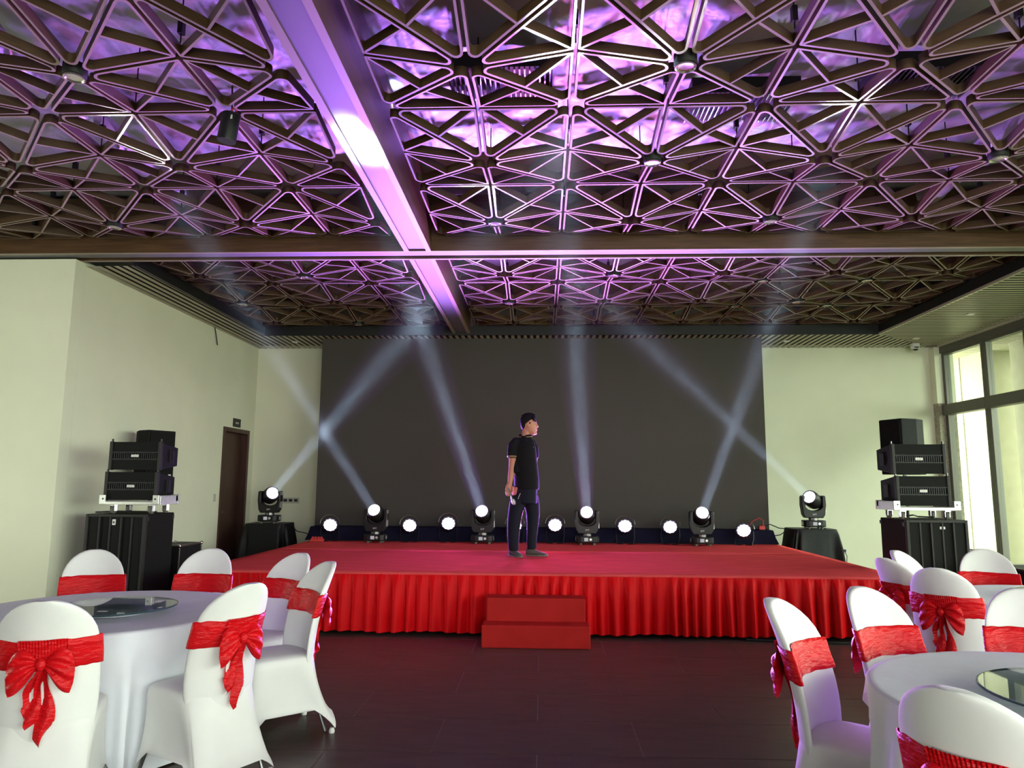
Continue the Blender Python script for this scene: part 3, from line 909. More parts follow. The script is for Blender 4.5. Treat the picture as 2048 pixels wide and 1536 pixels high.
PURP = (0.46, 0.17, 1.0); PINK = (0.85, 0.18, 0.80); BLUE = (0.36, 0.22, 1.0); WHT = (0.80, 0.82, 1.0)
pc = [PURP, PURP, PURP, BLUE, PINK, PURP, PURP, WHT]
pp = [700, 1500, 1900, 1900, 1900, 1700, 1100, 350]
for (px, pz), lab, c, w in zip(pars, pl, pc, pp):
    par(lab, px, 11.47, pz, -px * .13, math.radians(29), c, w)

# ------------------------------------------------------------------ draped side tables
def side_table(label, x, y, w, dpt, hgt, seed):
    t = thing('draped_table', label, 'table', (x, y, 0))
    random.seed(seed)
    MB().box(-w / 2 + .02, w / 2 - .02, -dpt / 2 + .02, dpt / 2 - .02, 0, hgt - .012).build('table_frame', M['cab'], t)
    b = MB(); n = 120; rows = []
    prof = [(0.0, .2), (0.0, .95), (.0, 1.0), (.02, 1.02), (.08, 1.05), (.3, 1.10), (.6, 1.15), (hgt - .03, 1.22)]
    for i, (dz, sc) in enumerate(prof):
        row = []
        for k in range(n):
            a = 2 * PI * k / n
            c, s = math.cos(a), math.sin(a)
            e = .25
            px = math.copysign(abs(c) ** e, c) * w / 2; py = math.copysign(abs(s) ** e, s) * dpt / 2
            f = 0 if dz < .03 else min(1, dz / .4) * .075 * math.sin(a * 11 + 2.2 * math.sin(a * 3 + seed))
            row.append((px * (sc + f * 2), py * (sc + f * 2), hgt - dz))
        rows.append(row)
    b.grid(rows, True, 0, True, False)
    b.build('black_cloth', M['drape'], t, smooth=True, angle=60)
side_table('small table under a black cloth between the door and the screen', -4.38, 11.72, .64, .55, .86, 2)
side_table('small table under a black cloth right of the stage', 4.20, 11.72, .66, .55, .845, 7)
# connectors and cables round the stage edge
b = MB(); b.box(-.10, .10, -.03, .03, 0, .045)
for i in range(4): b.box(-.085 + i * .045, -.055 + i * .045, -.02, .02, .045, .075)
o = b.build('power_strip', M['redplug'], bevel=.004); o.location = (-3.47, 11.30, SZ + .004)
tag(o, 'red power strip beside the leftmost wash light', 'power strip')
b = MB(); b.box(-.045, .045, -.03, .03, 0, .06); b.tube([(.02, 0, .05), (.03, 0, .14), (-.03, .02, .18), (-.14, .03, .12), (-.2, .03, .01)], .008, 6)
o = b.build('plug_box', M['redplug'], bevel=.004); o.location = (3.46, 11.75, .818)
tag(o, 'red plug on the right end of the navy riser', 'plug')
def cable(name, pts, label, r=.008):
    b = MB(); b.tube(pts, r, 6)
    return tag(b.build(name, M['black'], smooth=True), label, 'cable')
cable('cable', [(-4.02, 11.75, .80), (-3.95, 11.75, .73), (-3.80, 11.75, .70), (-3.68, 11.72, .66)], 'black cable from the left draped table to the riser')
cable('cable', [(3.50, 11.78, .86), (3.60, 11.78, .90), (3.74, 11.78, .84), (3.90, 11.76, .83)], 'upper black cable between the red plug and the right draped table')
cable('cable', [(3.62, 11.74, .72), (3.74, 11.74, .74), (3.84, 11.76, .80), (3.92, 11.76, .83)], 'lower black cable between the riser and the right draped table')
pts = [(-3.2 + .35 * i, 11.53 + .02 * math.sin(i * 1.7), SZ + .009) for i in range(19)]
cable('cable', pts, 'thin black cable running along the back of the stage', .006)
# wall sockets
t = thing('wall_socket', 'row of three sockets on an ivory plate behind the left moving head', 'socket', (-4.47, ROOM_Y1, 1.19))
MB().box(-.15, .15, -.012, 0, -.05, .05).build('plate', M['ivory'], t, bevel=.003)
for k in (-.095, 0, .095): MB().box(k - .03, k + .03, -.016, -.012, -.02, .025).build('socket_face', M['cabfront'], t)
t = thing('wall_socket', 'white wall socket with a dark plug right of the stage', 'socket', (5.17, ROOM_Y1, .40))
MB().box(-.05, .05, -.012, 0, -.045, .045).build('plate', M['white'], t, bevel=.003)
MB().box(-.025, .02, -.05, -.012, -.012, .03).build('plug', M['ink'], t)
b = MB(); b.tube([(0, -.04, 0), (.03, -.05, -.08), (.02, -.05, -.2), (-.04, -.05, -.33)], .006, 6); b.build('plug_cord', M['ink'], t, smooth=True)
# dome camera under the slats
t = thing('dome_camera', 'small white dome security camera under the slatted soffit', 'camera', (6.43, 12.55, SLAT_Z))
b = MB(); b.lathe([(.075, 0), (.078, -.05), (.06, -.06)], 20); b.build('mount', M['white'], t, smooth=True)
b = MB(); b.ball((0, -.01, -.07), .055, .055, .05, 16, 10); b.build('dome', M['ink'], t, smooth=True)
b = MB(); b.lathe([(.06, -.055), (.064, -.09), (.05, -.095)], 20, cap0=False, cap1=False); b.build('dome_shroud', M['white'], t, smooth=True)
# pendant black speaker / lamp in the lattice
t = thing('ceiling_spot', 'black cylinder hanging under the lattice with red wire and white sticker', 'lamp', (-2.235, 4.76, 3.90))
R = Matrix.Rotation(math.radians(8), 3, 'Y')
b = MB(); b.lathe([(.062, 0), (.064, .01), (.064, .20), (.058, .205)], 24, R=R); b.build('body', M['plastic'], t, smooth=True)
b = MB(); b.tube([(.03, 0, .20), (.02, 0, .42)], .006, 6); b.build('stem', M['black'], t)
b = MB(); b.tube([(.03, -.02, .21), (.05, -.03, .235), (.07, -.02, .22), (.085, -.02, .245), (.06, -.01, .28)], .007, 6); b.build('wire', M['redplug'], t, smooth=True)
MB().box(.035, .06, -.058, -.056, .14, .17).build('sticker', M['white'], t)

# ------------------------------------------------------------------ banquet chairs in white covers with red sashes
BACK_TOP = 1.0
def back_y(z):                       # centre line of the backrest leans back
    t = (z - .44) / (BACK_TOP - .44)
    return -.185 - .02 * t - .125 * t * t
def back_w(z):                       # half width, rounded top
    if z < .78: return .203 + .006 * math.sin((z - .44) / .34 * PI)
    u = (z - .78) / (BACK_TOP - .78)
    return .203 * math.sqrt(max(0, 1 - u ** 2.3))
def back_loop(z, grow=0.0, n=40, w=None):
    hw = (back_w(z) if w is None else w) + grow
    th = .026 + grow
    row = []
    for k in range(n):
        a = 2 * PI * k / n
        c, s = math.cos(a), math.sin(a)
        px = hw * math.copysign(abs(c) ** .8, c)
        cv = .075 * (px / .205) ** 2
        py = back_y(z) + cv + th * math.copysign(abs(s) ** .6, s)
        row.append((px, py, z))
    return row
def chair_cover_mesh():
    b = MB()
    b.grid([back_loop(z, g) for z, g in ((.30, -.018), (.36, -.012), (.42, -.004), (.46, 0))], True, 0, True, False)
    zs = [.46, .52, .58, .64, .70, .74, .78, .82, .86, .90, .93, .955, .975, .988, .996]
    b.grid([back_loop(z) for z in zs], True, 0, False, True)
    n = 64; rows = []
    def ring(hx, yf, yr, z, pinch=0.0, arch=0.0, e=.22, rc=.070):
        row = []
        for k in range(n):
            a = 2 * PI * k / n + PI / n
            c, s = math.cos(a), math.sin(a)
            ux = math.copysign(abs(c) ** e, c); uy = math.copysign(abs(s) ** e, s)
            mid = 1 - min(abs(ux), abs(uy)) ** 6 if True else 0
            side = abs(ux) > abs(uy)
            q = (1 - (abs(uy) if side else abs(ux)) ** 2)     # 1 in the middle of an edge, 0 at corners
            hx_ = hx - (pinch * q if side else 0)
            yy = (yf - (pinch * q if not side else 0)) if uy > 0 else yr
            px = ux * hx_; py = uy * yy if uy > 0 else -uy * yy + rc * (abs(px) / .2) ** 2
            row.append((px, py, z + arch * q * (1.25 if side else .85)))
        return row
    rows.append(ring(.02, .02, -.02, .478)); rows.append(ring(.12, .13, -.12, .476)); rows.append(ring(.185, .205, -.19, .470))
    rows.append(ring(.203, .225, -.205, .455)); rows.append(ring(.206, .230, -.212, .42))
    for i in range(1, 9):
        s = i / 8
        rows.append(ring(.206 + .045 * s ** 2.2, .230 + .035 * s ** 2.2, -.214 - .10 * s ** 1.6, .42 * (1 - s) + .004, .045 * math.sin(PI * min(1, s * 1.1) * .62), .16 * s ** 3, rc=.070 * (1 - s) ** 1.3))
    b.grid(rows, True, 0, True, False)
    return b.mesh('chair_cover', M['cover'], smooth=True, angle=75)
COVER = chair_cover_mesh()
def leg_mesh():
    b = MB()
    for sx in (-1, 1):
        for ya, yb in ((.20, .255), (-.19, -.305)):
            b.tube([(sx * .14, ya * .65, .40), (sx * (.195 if yb < 0 else .212), yb * (.80 if yb < 0 else .88), .012)], .010, 8)
    b.box(-.13, .13, -.11, .15, .40, .43)
    return b.mesh('chair_frame', M['steel'])
FRAME = leg_mesh()
def cap_mesh():
    b = MB(); b.lathe([(.016, 0), (.018, .012), (.012, .03)], 10); return b.mesh('foot_cap', M['white'])
CAP = cap_mesh()
def sash_mesh():
    b = MB(); rows = []
    zs = [.688, .69, .715, .74, .765, .79, .818, .82]
    for i, z in enumerate(zs):
        row = back_loop(z, .004 if i in (0, 7) else .009, 72, w=min(.209, back_w(z) + .004))
        out = []
        for k, p in enumerate(row):
            w = .0045 * noise.noise(Vector((p[0] * 16, z * 60, p[1] * 30))) + .002 * noise.noise(Vector((p[0] * 60, z * 90, 7)))
            out.append((p[0], p[1] + (w if p[1] > back_y(z) + .075 * (p[0] / .205) ** 2 else -w), z + .008 * noise.noise(Vector((p[0] * 9, p[1] * 40, 1)))))
        rows.append(out)
    b.grid(rows, True)
    return b.mesh('sash', M['sash'], smooth=True, angle=80)
SASH = sash_mesh()
def bow_loop_mesh(sx, seed):
    b = MB(); rows = []; y0 = back_y(.73) - .035
    for side in (0, 1):
        rows = []
        for i in range(13):
            u = i / 12
            row = []
            for j in range(23):
                v = -1 + 2 * j / 22
                h = .012 + .078 * math.sin(PI * min(1, u * .62 + .02)) ** 1.1
                x = sx * (.012 + .118 * u * (1 - .12 * v * v))
                z = .722 + v * h - .035 * u * u - .012 * u
                puff = .028 * math.sin(PI * u) ** .7 * math.sqrt(max(0, 1 - .8 * v * v))
                rip = .009 * (.35 + u * (1 - u) * 2.6) * math.sin(v * 9 + seed + u * 1.2)
                y = y0 - .010 - (puff + rip if side == 0 else -.004 * math.sin(PI * u))
                row.append((x, y, z))
            rows.append(row)
        b.grid(rows)
    return b.mesh('bow_loop', M['sash'], smooth=True, angle=80)
def tail_mesh(x0, x1, L, w, seed):
    b = MB(); rows = []; n = 16
    for i in range(n + 1):
        s = i / n
        z = .715 - L * s
        ww = w * (.35 + .9 * min(1, s * 2.2)) * (1 if s < .86 else (1 - (s - .86) / .14 * .9))
        cx = x0 + (x1 - x0) * s + .008 * math.sin(s * 9 + seed)
        yy = back_y(max(.45, z)) - .042 - .012 * math.sin(s * 7 + seed)
        row = []
        for j in range(7):
            v = -1 + j / 3
            row.append((cx + v * ww / 2, yy - .012 * math.cos(v * 3.2 + s * 5 + seed), z - (.025 * v * (1 if seed % 2 else -1) if s > .8 else 0)))
        rows.append(row)
    b.grid(rows)
    return b.mesh('sash_tail', M['sash'], smooth=True, angle=80)
def knot_mesh():
    b = MB(); b.ball((0, back_y(.72) - .058, .722), .022, .018, .027, 14, 8); return b.mesh('bow_knot', M['sash'], smooth=True)
BOWS = [bow_loop_mesh(-1, 0.4), bow_loop_mesh(1, 1.7)]
TAILS = [tail_mesh(-.006, -.05, .25, .055, 1), tail_mesh(.006, .02, .33, .06, 2)]
KNOT = knot_mesh()
def gather_mesh():
    b = MB(); rows = []
    for i, z in enumerate((.688, .71, .745, .785, .815, .825)):
        row = []
        for j in range(61):
            x = -.095 + .19 * j / 60
            e = .004 * math.sin(j * 1.7) * (i / 5)
            row.append((x, back_y(z) + .075 * (x / .205) ** 2 - .040 - e, z))
        rows.append(row)
    b.grid(rows); return b.mesh('bow_gather', M['sash'], smooth=True, angle=80)
GATHER = gather_mesh()

def chair_proto(label):
    t = thing('banquet_chair', label, 'chair', group='covered banquet chairs')
    link('chair_cover', COVER, t); link('chair_frame', FRAME, t)
    for sx in (-1, 1):
        for yb in (.255, -.305): link('foot_cap', CAP, t, (sx * .218, yb * .91, 0))
    s = link('sash', SASH, t)
    link('bow_gather', GATHER, s)
    for m in BOWS: link('bow_loop', m, s)
    for m in TAILS: link('sash_tail', m, s)
    link('bow_knot', KNOT, s)
    return t
TOPY = -.33
chairs = [
 ((-2.147, 3.139), 112, 'white covered chair at the bottom left corner, red bow on its back facing the viewer'),
 ((-1.481, 3.758), 150, 'white covered chair in front right of the left table, red bow hanging on its back'),
 ((-1.755, 5.368), 240, 'white covered chair at the left table nearest the stage skirt, red band in front'),
 ((-1.378, 4.813), 220, 'white covered chair at the far right of the left table, side on'),
 ((-3.384, 5.477), 303, 'white covered chair behind the left table in front of the subwoofer'),
 ((-2.559, 5.655), 276, 'white covered chair behind the left table in front of the black flight case'),
 ((1.044, 1.985), 40, 'white covered chair at the bottom right corner, back and red bow nearest the viewer'),
 ((1.046, 3.467), -38, 'white covered chair on the aisle side of the near right table, long red bow tail'),
 ((1.62, 3.894), 297, 'white covered chair behind the near right table on its stage side'),
 ((2.449, 5.434), 15, 'white covered chair with red bow overlapping the right end of the stage skirt'),
 ((2.831, 6.072), 311, 'white covered chair seen edge on in front of the right subwoofer'),
 ((2.489, 4.808), 46, 'white covered chair with red bow on its back at the far right table'),
 ((3.659, 6.301), 250, 'white covered chair on the window side of the far right table'),
 ((2.442, 3.909), 252, 'white covered chair cut by the right edge behind the near right table'),
]
proto = None; CH = []
for (tx, ty), ang, lab in chairs:
    if proto is None:
        proto = chair_proto(lab); c = proto
    else:
        c = copy_tree(proto); c['label'] = lab
    rz = math.radians(ang) - PI / 2
    off = Matrix.Rotation(rz, 3, 'Z') @ Vector((0, TOPY, 0))
    c.location = (tx - off.x, ty - off.y, 0)
    c.rotation_euler = (0, 0, rz)
    CH.append((tx - off.x, ty - off.y, math.radians(ang)))

# ------------------------------------------------------------------ round banquet tables
def table(cx, cy, R, gl, gr, names, seed, ridge):
    t = thing('banquet_table', names[0], 'table', (cx, cy, 0), 0, 'round banquet tables')
    b = MB(); b.lathe([(R - .006, .715), (R - .006, .742)], 48); b.build('tabletop', M['ivory'], t)
    for k in range(4):
        a = PI / 4 + k * PI / 2
        b = MB(); b.tube([(.12 * math.cos(a), .12 * math.sin(a), .72), (.34 * math.cos(a), .34 * math.sin(a), .012)], .016, 8); b.build('leg', M['steel'], t)
    # cloth draped over the table, pushed in where chairs stand against it
    dents = []
    for (x, y, ang) in CH:
        dx, dy = x - cx, y - cy; dist = math.hypot(dx, dy)
        if dist < 1.25:
            fx, fy = dx + .232 * math.cos(ang), dy + .232 * math.sin(ang)   # middle of the seat front
            dents.append((math.atan2(fy, fx), math.hypot(fx, fy), dx, dy, ang))
    rnd = random.Random(seed)
    n = 240
    rows = []
    for r in (.02, .12, .24, .36, .48, .6, .7, .76, R - .012):
        row = []
        for k in range(n):
            a = 2 * PI * k / n; x, y = r * math.cos(a), r * math.sin(a)
            dd = x * math.cos(ridge) + y * math.sin(ridge) - .22
            z = .747 + .005 * math.exp(-(dd / .012) ** 2) + .0015 * noise.noise(Vector((x * 9, y * 9, seed))) + .018 * max(0, 1 - math.hypot(x - gl[0] + cx, y - gl[1] + cy) / .30) ** .5 * 0
            row.append((x, y, z))
        rows.append(row)
    folds = [rnd.uniform(.6, 1.3) for _ in range(60)]
    for dz, g in ((.004, 0), (.012, .006), (.05, .010), (.12, .014), (.22, .020), (.34, .028), (.46, .034), (.58, .038), (.68, .040), (.735, .042)):
        row = []
        for k in range(n):
            a = 2 * PI * k / n
            ph = a * 17 + 1.6 * math.sin(a * 3 + seed) + 1.1 * math.sin(a * 5 + 2 * seed)
            amp = .013 + .044 * min(1, dz / .5)
            f = amp * (math.cos(ph) * .6 + .4 * math.cos(ph * .5 + seed)) if dz > .01 else 0
            r = R + g + f * min(1, dz / .15)
            px, py, z = r * math.cos(a), r * math.sin(a), .746 - dz
            # stay in front of every seat
            if z < .60:
                for (_, _, sx, sy, ang) in dents:
                    ux, uy = math.cos(ang), math.sin(ang)
                    lx = -(px - sx) * uy + (py - sy) * ux; ly = (px - sx) * ux + (py - sy) * uy
                    soft = min(1, max(0, (.60 - z) / .10))
                    lim = .262
                    side = max(0, min(1, (.30 - abs(lx)) / .07))
                    if ly < lim and side > 0 and ly > -.5:
                        push = (lim - ly) * side * soft
                        px += ux * push; py += uy * push
            row.append((px, py, z))
        rows.append(row)
    b = MB(); b.grid(rows, True, 0, True, False)
    o = b.build('tablecloth', M['cloth'], smooth=True, angle=70); o.location = (cx, cy, 0)
    tag(o, names[1], 'tablecloth', 'white tablecloths')
    # glass turntable
    g = thing('lazy_susan', names[2], 'turntable', (gl[0], gl[1], .752), 0, 'glass turntables')
    b = MB(); b.lathe([(.20, 0), (.205, .006), (.16, .022), (.10, .028)], 40); b.build('turntable_base', M['cloth'], g, smooth=True)
    b = MB(); b.lathe([(.02, .028), (gr - .004, .028), (gr, .031), (gr, .035), (gr - .004, .038), (.02, .038)], 64); b.build('glass_disc', M['turntable'], g, smooth=True, angle=30)
    b = MB(); b.lathe([(gr, .029), (gr + .002, .030), (gr + .002, .036), (gr, .037)], 64, cap0=False, cap1=False); b.build('glass_edge', M['turntable_rim'], g, smooth=True)
    if names[3]:
        for (sx, sy, w, h) in names[3]:
            MB().box(sx - w / 2, sx + w / 2, sy - h / 2, sy + h / 2, .0382, .0388).build('sticker', M['white'], g)
table(-2.62, 4.38, .80, (-2.50, 4.28), .34, ('round banquet table on the left under a white cloth', 'white cloth over the left round table', 'glass turntable with small stickers on the left table',
      [(.18, .16, .05, .07), (.05, -.20, .05, .025), (.30, -.05, .02, .03)]), 1, .9)
table(2.05, 2.83, .79, (1.98, 2.74), .39, ('round banquet table nearest the viewer on the right', 'white cloth over the near right round table', 'glass turntable reflecting the windows on the near right table', []), 4, 2.3)
table(3.63, 5.22, .79, (3.63, 5.22), .38, ('round banquet table further back on the right', 'white cloth over the far right round table', 'glass turntable on the far right table cut by the edge', []), 6, 2.0)

# ------------------------------------------------------------------ loudspeakers, dollies and cases
def subwoofer(label, x0, x1, y0, y1, h, badge):
    t = thing('subwoofer', label, 'loudspeaker', ((x0 + x1) / 2, y0, 0))
    w = (x1 - x0) / 2; d = y1 - y0
    MB().box(-w, w, .046, d, 0.02, h).build('cabinet', M['cab'], t, bevel=.012)
    b = MB(); b.box(-w, -w + .03, 0, .05, .02, h); b.box(w - .03, w, 0, .05, .02, h); b.box(-w + .03, w - .03, 0, .05, h - .03, h); b.box(-w + .03, w - .03, 0, .05, .02, .05)
    b.build('front_frame', M['cabfront'], t, bevel=.004)
    # folded grille: five vertical panels meeting at ribs
    n = 5; pw = (2 * w - .06) / n
    for i in range(n):
        xa = -w + .03 + i * pw
        dy = .030 if i % 2 else .018
        MB().box(xa + .004, xa + pw - .004, dy, dy + .012, .05, h - .03).build('grille_panel', M['grille'], t)
        if i:
            MB().box(xa - .009, xa + .009, .006, .032, .05, h - .03).build('grille_rib', M['cabfront'], t, bevel=.003)
    bx, bz, bw, bh = badge
    MB().box(bx - bw / 2, bx + bw / 2, .010, .020, bz - bh / 2, bz + bh / 2).build('badge', M['white'], t)
    MB().box(bx - bw / 4, bx + bw / 5, .008, .011, bz - bh / 6, bz + bh / 6).build('badge_print', M['ink'], t)
    for sx in (-1, 1):
        for yy in (.06, d - .04):
            b = MB(); b.lathe([(.022, 0), (.022, .022)], 10, (sx * (w - .05), yy, 0)); b.build('foot', M['rubber'], t)
    for sx in (-1, 1):
        for yy in (.05, d - .03):
            MB().box(sx * w - .012, sx * w + .004, yy - .02, yy + .02, h - .07, h - .03).build('corner_cap', M['plastic'], t)
    return t
def array_box(label, x, y0, z, w, h, side):
    """one line array cabinet: trapezoid seen from the side, grille in three bands"""
    t = thing('line_array_speaker', label, 'loudspeaker', (x, y0, z))
    w2 = w / 2; d = .40
    R = Matrix(((0, 0, 1), (1, 0, 0), (0, 1, 0)))      # prism (y, z) extruded along x
    b = MB(); b.prism([(.03, .012), (d, .06), (d, h - .06), (.03, h - .012)], -w2 + .01, w2 - .01, R=R)
    b.build('cabinet', M['cab'], t, bevel=.008)
    for sx in (-1, 1):
        b = MB(); b.box(sx * w2 - .034 * (sx > 0), sx * w2 + .034 * (sx < 0), 0, .055, .008, h - .008); b.build('cheek', M['cabfront'], t, bevel=.006)
    gw = w2 - .036
    MB().box(-gw, gw, .014, .03, .012, h * .385).build('grille_panel', M['grille'], t)
    MB().box(-gw, gw, .014, .03, h * .615, h - .012).build('grille_panel', M['grille'], t)
    MB().box(-gw, gw, .026, .034, h * .385, h * .615).build('louvre_back', M['black'], t)
    for zz in (h * .385, h * .615):
        MB().box(-gw, gw, .006, .022, zz - .006, zz + .006).build('rail', M['cabfront'], t)
    n = 21
    lm = MB().box(-.004, .004, .012, .027, h * .40, h * .60).mesh('louvre', M['louvre'])
    for i in range(n):
        link('louvre', lm, t, (-gw + .02 + (2 * gw - .04) * i / (n - 1), 0, 0))
    MB().box(-.04, .04, .003, .012, h * .46, h * .54).build('badge', M['white'], t)
    MB().box(-.026, .024, .0015, .004, h * .485, h * .515).build('badge_print', M['ivory'], t)
    for sx in (-1, 1):
        hs = MB(); hs.box(sx * w2 - .006, sx * w2 + .002, .20, .30, h * .30, h * .70)
        hh = hs.build('handle_recess', M['black'], t)
        hb = MB(); hb.box(sx * w2 - .004, sx * w2 + .006, .235, .265, h * .32, h * .68); hb.build('handle_bar', M['plastic'], hh)
        MB().box(sx * (w2 - .012) - .004, sx * (w2 - .012) + .004, .02, .05, h - .008, h + .022).build('rigging_pin', M['steel'], t)
    return t
def dolly(label, x, y0, z, w):
    t = thing('speaker_dolly', label, 'dolly', (x, y0, z))
    w2 = w / 2; d = .44
    MB().box(-w2, w2, 0, .03, .10, .135).build('front_rail', M['alu'], t, bevel=.004)
    MB().box(-w2, w2, d - .03, d, .10, .135).build('rear_rail', M['alu'], t, bevel=.004)
    for sx in (-1, 1):
        MB().box(sx * w2 - .03 * (sx > 0), sx * w2 + .03 * (sx < 0), .03, d - .03, .10, .20).build('side_rail', M['alu'], t, bevel=.004)
        for yy in (0, d - .08):
            b = MB(); b.box(sx * w2 - .07 * (sx > 0), sx * w2 + .07 * (sx < 0), yy, yy + .08, .132, .205) if yy else b.box(sx * w2 - .07 * (sx > 0), sx * w2 + .07 * (sx < 0), -.004, .012, .105, .205)
            cp = b.build('corner_plate', M['alu'], t, bevel=.004)
            MB().box(sx * (w2 - .042) - .008, sx * (w2 - .042) + .008, -.006, 0, .155, .17).build('bolt', M['ink'], cp)
        for yy in (.07, d - .07):
            b = MB(); b.box(sx * (w2 - .12) - .03, sx * (w2 - .12) + .03, yy - .03, yy + .03, .088, .10)
            b.box(sx * (w2 - .12) - .028, sx * (w2 - .12) - .022, yy - .02, yy + .03, .03, .09); b.box(sx * (w2 - .12) + .022, sx * (w2 - .12) + .028, yy - .02, yy + .03, .03, .09)
            cs = b.build('caster_fork', M['chrome'], t)
            b = MB(); b.lathe([(.03, -.016), (.042, -.014), (.044, 0), (.042, .014), (.03, .016)], 20, (sx * (w2 - .12), yy + .01, .044), Matrix(((0, 0, 1), (0, 1, 0), (-1, 0, 0)))); b.build('caster_wheel', M['rubber'], cs, smooth=True)
    return t
def pa_speaker(label, x, y, z, w, d, h, rz, badge_x):
    t = thing('pa_speaker', label, 'loudspeaker', (x, y, z), rz)
    b = MB(); b.prism([(-w / 2, 0), (w / 2, 0), (w / 2, d * .55), (w * .28, d), (-w * .28, d), (-w / 2, d * .55)], 0, h)
    b.build('cabinet', M['cab'], t, bevel=.012)
    MB().box(-w / 2 + .02, w / 2 - .02, -.012, .004, .02, h - .02).build('grille_panel', M['grille'], t, bevel=.004)
    MB().box(badge_x - .018, badge_x + .018, -.016, -.011, .07, .105).build('badge', M['white'], t)
    b = MB(); b.lathe([(.03, -.03), (.03, 0)], 14, (0, d * .45, 0)); b.build('pole_cup', M['steel'], t)
    return t
def pole_stand(label, x, y, h):
    t = thing('speaker_stand', label, 'stand', (x, y, 0))
    b = MB(); b.tube([(0, 0, .10), (0, 0, h)], .018, 12); b.build('pole', M['plastic'], t, smooth=True)
    for k in range(3):
        a = 2 * PI * k / 3 + .4
        b = MB(); b.tube([(0, 0, .55), (.19 * math.cos(a), .19 * math.sin(a), .012)], .011, 8); b.build('leg', M['plastic'], t, smooth=True)
    b = MB(); b.lathe([(.03, .5), (.03, .6)], 12); b.build('collar', M['plastic'], t)

# left stack
subwoofer('tall black double subwoofer on the floor at the left wall', -4.89, -4.235, 7.70, 8.32, 1.16, (-.02, 1.075, .035, .06))
dolly('aluminium dolly with casters on the left subwoofer', -4.44, 7.72, 1.16, .66)
array_box('lower line array box on the left aluminium dolly', -4.45, 7.74, 1.297, .585, .325, 1)
array_box('upper line array box on the left stack', -4.428, 7.74, 1.624, .575, .325, 1)
pole_stand('black speaker stand behind the left stack', -4.856, 8.89, 1.462)
pa_speaker('black full range speaker on a stand behind the left stack', -4.70, 8.80, 1.492, .36, .40, .645, math.radians(60), .12)
# right stack
subwoofer('tall black double subwoofer on the floor at the right', 3.975, 4.63, 8.20, 8.82, 1.145, (.06, 1.06, .055, .028))
dolly('aluminium dolly with casters on the right subwoofer', 4.22, 8.22, 1.145, .72)
array_box('lower line array box on the right aluminium dolly', 4.205, 8.24, 1.282, .585, .35, -1)
array_box('upper line array box on the right stack', 4.18, 8.24, 1.634, .585, .35, -1)
pole_stand('black speaker stand behind the right stack', 4.626, 9.488, 1.625)
pa_speaker('black full range speaker on a stand behind the right stack', 4.44, 9.42, 1.655, .36, .44, .70, math.radians(-70), -.12)
cable('cable', [(3.98, 8.30, 1.165), (4.05, 8.45, 1.17), (4.15, 8.4, 1.19), (4.25, 8.5, 1.17), (4.4, 8.45, 1.165)], 'coil of black cable under the right dolly')
cable('cable', [(-4.85, 7.80, 1.175), (-4.7, 7.98, 1.18), (-4.5, 7.95, 1.18), (-4.3, 8.05, 1.175)], 'black cable on top of the left subwoofer')

def flight_case(label, x0, x1, y0, y1, h, mark=None):
    t = thing('flight_case', label, 'case', ((x0 + x1) / 2, (y0 + y1) / 2, 0))
    w, d = (x1 - x0) / 2, (y1 - y0) / 2
    MB().box(-w + .006, w - .006, -d + .006, d - .006, .09, h - .006).build('panel_body', M['drape'], t)
    e = .02
    for sx in (-1, 1):
        for sy in (-1, 1):
            b = MB(); b.box(min(sx * w, sx * (w - e)), max(sx * w, sx * (w - e)), min(sy * d, sy * (d - e)), max(sy * d, sy * (d - e)), .09, h); b.build('edge_profile', M['steel'], t, bevel=.004)
            b = MB(); b.ball((sx * (w - .008), sy * (d - .008), h - .008), .022, n=12, m=8); b.build('ball_corner', M['chrome'], t, smooth=True)
            b = MB(); b.lathe([(.03, 0), (.045, .01), (.045, .03), (.03, .04)], 16, (sx * (w - .08), sy * (d - .08), .045), Matrix(((0, 0, 1), (0, 1, 0), (-1, 0, 0)))); b.build('caster', M['rubber'], t, smooth=True)
    for zz in (.09, h - e):
        b = MB(); b.box(-w, w, -d, -d + e, zz, zz + e); b.box(-w, w, d - e, d, zz, zz + e); b.box(-w, -w + e, -d + e, d - e, zz, zz + e); b.box(w - e, w, -d + e, d - e, zz, zz + e)
        b.build('edge_profile', M['steel'], t, bevel=.003)
    MB().box(-w * .15, w * .15, -d - .004, -d + .004, h * .55, h * .62).build('latch', M['alu'], t)
    if mark:
        me = text_mesh(mark, .26, 'case_print'); me.materials.clear(); me.materials.append(M['white'])
        o = link('case_print', me, t, (w + .001, -d * .35, h * .55)); o.rotation_euler = (PI / 2, 0, PI / 2)
    return t
flight_case('black flight case marked with a white K behind the left subwoofer', -4.64, -4.285, 8.6, 9.17, .76, 'K')
flight_case('small black flight case beside the right subwoofer', 4.66, 4.93, 8.55, 9.0, .80)
flight_case('black flight case at the right edge by the windows', 4.64, 5.30, 7.30, 7.85, .72)
t = thing('metal_rack', 'bright metal hardware on the case beside the right subwoofer', 'hardware', (4.78, 8.75, .81))
for k in range(3):
    MB().box(-.09, .06, -.10 + .05 * k, -.07 + .05 * k, .09 * k, .09 * k + .08).build('bracket', M['alu'], t, bevel=.004)

